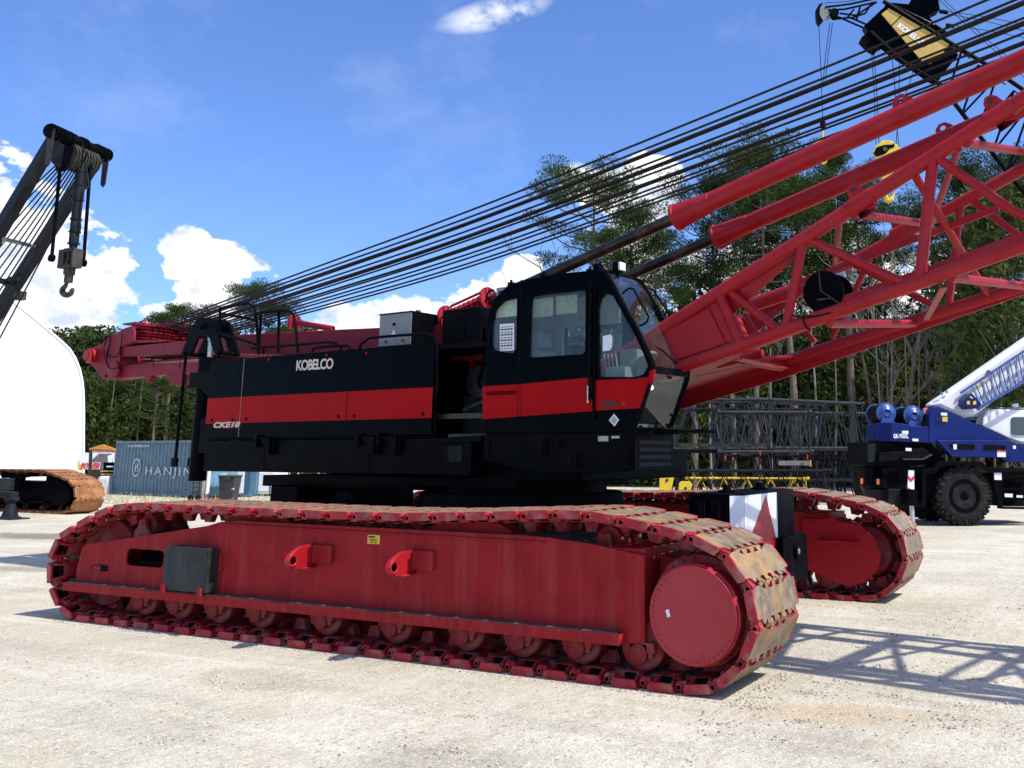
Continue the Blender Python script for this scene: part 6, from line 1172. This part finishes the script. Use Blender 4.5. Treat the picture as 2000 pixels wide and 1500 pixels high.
hk = ybl('main_hook_block', YEL, [(1705, 297), (1712, 284), (1724, 274), (1740, 274), (1754, 284), (1759, 294), (1757, 330), (1750, 342), (1738, 350), (1722, 348), (1718, 335), (1712, 312)], .1, .22, None, .02); ybl('main_hook_block', YEL, [(1712, 290), (1726, 277), (1745, 277), (1760, 290), (1759, 330), (1740, 350), (1724, 348)], .5, .62, hk, .02)
ybl('black_emblem', BLKM, [(1706, 300), (1712, 288), (1726, 283), (1744, 282), (1748, 278), (1746, 288), (1738, 290), (1732, 298), (1722, 303), (1712, 306)], .08, .1, hk, 0); m = MB(); c = Q(1727, 293, .2); m.lathe([(-.16, .06), (-.16, .1), (.4, .1)], c, (0, 1, 0), 18); m.lathe([(0, .05), (0, .42), (.25, .42), (.25, .05)], Q(1733, 305, .23), (0, 1, 0), 24); m.build('block_sheave', STEEL, hk)
m = MB(); P = smoothpath([Q(x, y, .35) for x, y in ((1733, 350), (1733, 362), (1729, 378), (1733, 392), (1742, 388), (1746, 376))], 4); m.path(P, [.09] * 5 + [.11] * (len(P) - 9) + [.06] * 4, 10); m.build('main_hook', YEL, hk)
m = MB(); a_ = Q(1607, 236, .3); m.lathe([(-.1, .06), (0, .1), (.18, .14), (.34, .1), (.4, .04)], a_, (0, 0, -1), 16); m.build('hook_weight', BLKM, YC); ay = ybl('auxiliary_hook_block', YEL, [(1592, 276), (1597, 271), (1612, 268), (1616, 272), (1612, 279), (1594, 280)], .1, .5); m = MB(); m.tube(Q(1607, 250, .3), Q(1607, 300, .3), .05); P = smoothpath([Q(x, y, .3) for x, y in ((1606, 300), (1601, 308), (1603, 317), (1609, 319), (1614, 314), (1613, 307))], 4); m.path(P, .05, 8); m.build('auxiliary_hook', YEL, ay)
# ================================================================== TREES
def clump(m, c, rx, rz, n, size, rr, flat=.5):
    for _ in range(n):
        while True:
            p = Vector((rr.uniform(-1, 1), rr.uniform(-1, 1), rr.uniform(-1, 1)))
            if .15 < p.length < 1: break
        q = Vector((c.x + p.x * rx, c.y + p.y * rx, c.z + p.z * rz)); s = size * rr.uniform(.6, 1.25)
        d = (p + Vector((rr.gauss(0, .5), rr.gauss(0, .5), rr.gauss(0, .5) + .25))).normalized(); u = d.orthogonal().normalized(); u = (u + d.cross(u) * rr.uniform(-1.5, 1.5)).normalized()
        m.add([q - u * s * flat * .5, q + d * s * .5 - u * s * flat * .28 + u * s * .0, q + d * s, q + d * s * .5 + u * s * flat * .5], [(0, 1, 2, 3)])
def make_pine(seed, H, crown0, spread, nb):
    rr = random.Random(seed); tr = MB(); cr = MB(); lean = rr.uniform(-.5, .5)
    ax = smoothpath([Vector((0, 0, -.3)), Vector((lean * .3, rr.uniform(-.2, .2), H * .35)), Vector((lean, 0, H * .7)), Vector((lean * 1.2, rr.uniform(-.3, .3), H * .97))], 6); n = len(ax)
    tr.path(ax, [.2 * (1 - .82 * i / (n - 1)) for i in range(n)], 9)
    at = lambda t: ax[min(n - 1, int(t * (n - 1)))].lerp(ax[min(n - 1, int(t * (n - 1)) + 1)], t * (n - 1) - int(t * (n - 1)))
    for k in range(nb):
        t = crown0 + (1 - crown0) * (k / nb) ** .9; b = at(t); a = k * 2.4 + rr.uniform(-.5, .5)
        prof = math.sin(math.pi * min(1, .18 + .78 * (t - crown0) / (1 - crown0))) ** .7
        L = spread * prof * rr.uniform(.55, 1.15) + .3; up_ = rr.uniform(-.05, .4) + .3 * (t - crown0) / (1 - crown0)
        d = Vector((math.cos(a), math.sin(a), up_)); mid = b + d * L * .55 + Vector((0, 0, -.1 * L)); e = b + d * L + Vector((0, 0, .12 * L))
        P = smoothpath([b, mid, e], 4); tr.path(P, [.07 * (1 - .75 * i / (len(P) - 1)) for i in range(len(P))], 5)
        if rr.random() < .15 and t < crown0 + .3: continue
        for s in range(max(2, int(L * 1.3))):
            f = .45 + .6 * (s + .5) / max(2, int(L * 1.3)); c = b + d * L * f + Vector((rr.gauss(0, .35), rr.gauss(0, .35), .1 * L * f + rr.uniform(-.1, .3)))
            r = rr.uniform(.55, 1.05); tr.tube(b + d * L * f * .85, c, .02, .008, 4, 0, False); clump(cr, c, r, r * .5, int(270 * r / .8), .23, rr, .32)
    for k in range(7): c = ax[-1] + Vector((rr.gauss(0, .5), rr.gauss(0, .5), rr.uniform(-.8, .5))); clump(cr, c, .75, .55, 250, .23, rr, .32)
    return tr, cr
def make_broad(seed, H, R0, z0, ncl, lm):
    rr = random.Random(seed); tr = MB(); cr = MB(); ax = smoothpath([Vector((0, 0, -.2)), Vector((rr.uniform(-.3, .3), 0, H * .4)), Vector((rr.uniform(-.6, .6), 0, H * .85))], 5); n = len(ax)
    tr.path(ax, [.2 * (1 - .8 * i / (n - 1)) for i in range(n)], 8)
    for k in range(ncl):
        t = rr.random(); z = z0 + (H - z0) * t; w = R0 * (math.sin(math.pi * (.12 + .8 * t)) ** .6) * (rr.random() ** .45); a = rr.random() * 6.283
        c = Vector((w * math.cos(a), w * math.sin(a), z)); b = ax[min(n - 1, int(n * min(.9, max(.15, (z - 1.2) / H))))]
        if k % 3 == 0: tr.tube(b, c, .035, .01, 4, 0, False)
        r = rr.uniform(.45, .95); clump(cr, c, r, r * .7, 40, .34, rr, .75)
    return tr, cr
def make_bare(seed, H):
    rr = random.Random(seed); tr = MB()
    def br(p, d, L, r, lv):
        P = [p]; 
        for i in range(4): d = (d + Vector((rr.gauss(0, .12), rr.gauss(0, .12), .05))).normalized(); P.append(P[-1] + d * L / 4)
        tr.path(P, [r * (1 - .55 * i / 4) for i in range(5)], 5 if lv < 2 else 4)
        if lv < 4:
            for i in range(3 if lv else 6):
                k = rr.randint(1, 4); dd = (d + Vector((rr.gauss(0, .7), rr.gauss(0, .7), rr.uniform(-.1, .6)))).normalized(); br(P[k], dd, L * rr.uniform(.4, .65), r * .5, lv + 1)
    br(Vector((0, 0, -.2)), Vector((rr.uniform(-.1, .1), rr.uniform(-.1, .1), 1)), H * .62, .13, 0); return tr
PROT = {}
def proto_tree(key, nm, bark, leaf, tr, cr):
    r = thing(nm, None, 'tree'); tr.build('trunk', bark, r, recalc=False)
    if cr: cr.build('crown', leaf, r, recalc=False)
    PROT[key] = [r, False]
HP = {}
for i, (H, c0, sp_, nb) in enumerate([(20, .5, 3.6, 27), (20, .46, 3.1, 26), (20, .55, 4.1, 28), (20, .5, 2.9, 25)]):
    proto_tree('p%d' % i, 'pine_tree', BARK, PINEL, *make_pine(11 + i, H, c0, sp_, nb)); HP['p%d' % i] = H
for i, (H, r, z0, n, lm) in enumerate([(9, 2.8, .8, 150, OAKL), (8, 3.0, .3, 170, DARKL), (11, 3.0, 2.0, 170, DARKL), (5, 2.4, .1, 90, OAKL)]):
    proto_tree('b%d' % i, 'broadleaf_tree', BARKP, lm, *make_broad(31 + i, H, r, z0, n, lm)); HP['b%d' % i] = H
for i in range(2): proto_tree('n%d' % i, 'bare_tree', BARKP, None, make_bare(51 + i, 12), None); HP['n%d' % i] = 11
KIND = {'p': 'pine_tree', 'b': 'broadleaf_tree', 'n': 'bare_tree'}
def place(key, px, d, top=None, s=None, rz=0, label=None, group=None):
    f = BF_(px, d); 
    if s is None: s = f.ly(px, top, 0).z / HP[key]
    r, used = PROT[key]
    if not used: PROT[key][1] = True; o = r; o.location = (f.o.x, f.o.y, 0); o.rotation_euler = (0, 0, rz); o.scale = (s, s, s); o['label'] = label; 
    else: o = dup(r, (f.o.x, f.o.y, 0), rz, None, label, None, (s, s, s))
    if group: o['group'] = group
    elif 'group' in o: del o['group']
    return o
RB = 'forest edge right of the crane cab'; LB = 'forest edge left of the crane house'
lp = 'tall pine with a ragged green crown in the tree line on the right'; ll = 'dense dark tree in the tree line on the left'
place('p2', 1165, 62, 345, rz=.5, label='lone broad-crowned pine rising behind the crane cab roof under the ropes')
place('n0', 1085, 60, 450, rz=1, label='bare grey tree with fine twigs leaning out left of the pine behind the cab')
place('p0', 1500, 62, 285, rz=2.0, label='tallest pine, its top just below the black ropes and right of the red rod ends')
place('p1', 1652, 64, 300, rz=1.0, label='pine whose crown stands left of the yellow hook block')
place('p3', 1905, 62, 318, rz=3.0, label='pine crown at the far right behind the red boom lattice')
place('b2', 1998, 50, 372, rz=3.0, label='yellow-green leafy tree at the right picture edge')
for i, (k, px, d, top, rz) in enumerate([('p1', 1232, 66, 415, 2), ('p3', 1292, 60, 448, .3), ('p0', 1400, 66, 350, 1.2), ('p2', 1572, 68, 355, 5), ('p3', 1695, 70, 350, 1.7), 
                                        ('p2', 1850, 66, 400, .8), ('p0', 2060, 66, 300, 2.7), ('p2', 2150, 62, 330, 1.1), ('p3', 1450, 72, 345, 3), ('p1', 1740, 74, 470, 1), ('p0', 1945, 72, 380, 4), ('p2', 1335, 76, 520, 2), ('p1', 1530, 70, 410, 1), ('p3', 1620, 76, 400, 2)]):
    place(k, px, d, top, rz=rz, label=lp, group=RB)
for i, (k, px, d, top) in enumerate([('n1', 1765, 56, 440), ('n0', 1740, 58, 480), ('n1', 1600, 57, 560), ('n0', 1470, 58, 600), ('n1', 1890, 55, 620), ('n0', 1990, 55, 560), ('n1', 1690, 54, 600)]):
    place(k, px, d, top, rz=i * 1.3, label='thin bare tree standing among the undergrowth on the right', group='bare trees at the right forest edge')
rr = random.Random(3)
for i in range(44):
    px = 1010 + i * 26 + rr.uniform(-14, 14); k = ('b0', 'b1', 'b2', 'b3')[rr.randint(0, 3)]; d = rr.uniform(57, 76); top = 632 + rr.uniform(-50, 45) + (40 if 1700 < px < 1850 else 0); 
    place(k, px, d, top, rz=rr.random() * 6, label='leafy green tree filling the forest edge behind the boom stack', group=RB + ', lower trees')
for i, (k, px, d, top) in enumerate([('b2', 90, 80, 655), ('b1', 125, 78, 650), ('b2', 160, 84, 648), ('b1', 195, 80, 690), ('b2', 230, 86, 668), ('p1', 295, 82, 618), ('p2', 335, 85, 602), ('b2', 365, 80, 640), ('b1', 400, 84, 650), ('p0', 480, 78, 558), ('p3', 520, 80, 588), ('b2', 560, 82, 640), ('b2', 60, 84, 660),
                                        ('b1', 450, 82, 660), ('b2', 610, 84, 690), ('b1', 680, 84, 700), ('b2', 270, 74, 690), ('b1', 320, 72, 720), ('b2', 200, 72, 740), ('b1', 240, 70, 780), ('b2', 380, 70, 740), ('b1', 150, 70, 730), ('b2', 430, 72, 700), ('b1', 500, 74, 690), ('b2', 740, 86, 690), ('b1', 800, 86, 690), ('b2', 860, 86, 690), ('b1', 930, 84, 660), ('b2', 1000, 82, 600), ('p1', 255, 70, 700), ('p0', 300, 68, 740)]):
    place(k, px, d, top, rz=i * 1.7, label=ll if k[0] == 'b' else 'pine in the tree line on the left, rising over the leafy trees', group=LB + (', pines' if k[0] == 'p' else ''))
# bare trunks standing in front of the forest
def trunks(xs, d, col, label, group):
    for i, (x, w, yt) in enumerate(xs):
        f = BF_(x, d); H = f.ly(x, yt, 0).z; m = MB(); m.path(smoothpath([Vector((0, 0, -.2)), Vector((rr.gauss(0, .12), 0, H * .5)), Vector((rr.gauss(0, .3), 0, H))], 5), [w * (1 - .5 * j / 10) for j in range(11)], 9)
        t = thing('tree_trunk', label, 'tree', (f.o.x, f.o.y, 0), 0, group); m.build('trunk', col, t)
trunks([(1670, .3, 560), (1548, .28, 600), (1480, .22, 640), (1355, .2, 700), (1432, .18, 690), (1910, .3, 560), (1820, .16, 600), (1700, .14, 620), (1958, .16, 560)], 55, BARK, 'bare lower pine trunk standing in front of the shaded undergrowth', 'pine trunks at the right forest edge')
trunks([(1590, .08, 640), (1720, .07, 600), (1745, .08, 640), (1780, .06, 640), (1850, .07, 640), (1875, .06, 600), (1505, .07, 680), (1625, .06, 660), (1938, .06, 640), (1390, .07, 720), (1800, .05, 620)], 53, BARKP, 'thin pale trunk standing in the undergrowth on the right', 'thin pale trunks')
trunks([(325, .16, 640), (302, .14, 660), (212, .06, 740), (272, .07, 720)], 69, BARK, 'pale trunk in the dark forest left of the crane house', 'trunks in the left forest')
# undergrowth
def undergrowth(nm, x0, x1, d0, d1, hmax, n, mt, label):
    m = MB(); r2 = random.Random(int(x0) + 5)
    for _ in range(n // 34):
        px = r2.uniform(x0, x1); d = r2.uniform(d0, d1); f = BF_(px, d); c = Vector((f.o.x, f.o.y, hmax * r2.random() ** 1.3)); r = r2.uniform(.5, 1.1); clump(m, c, r, r * .7, 34, .34, r2, .7)
    tag(m.build(nm, mt, recalc=False), label, 'undergrowth', None, 'stuff')
undergrowth('undergrowth', 980, 2150, 57, 64, 7.5, 40000, OAKL, 'leafy undergrowth along the foot of the forest on the right')
undergrowth('undergrowth', 60, 980, 69, 76, 6, 16000, DARKL, 'dark undergrowth along the foot of the forest on the left')
undergrowth('undergrowth', 985, 2140, 63, 80, 7.5, 16000, DARKL, 'deep shaded thicket inside the forest on the right')
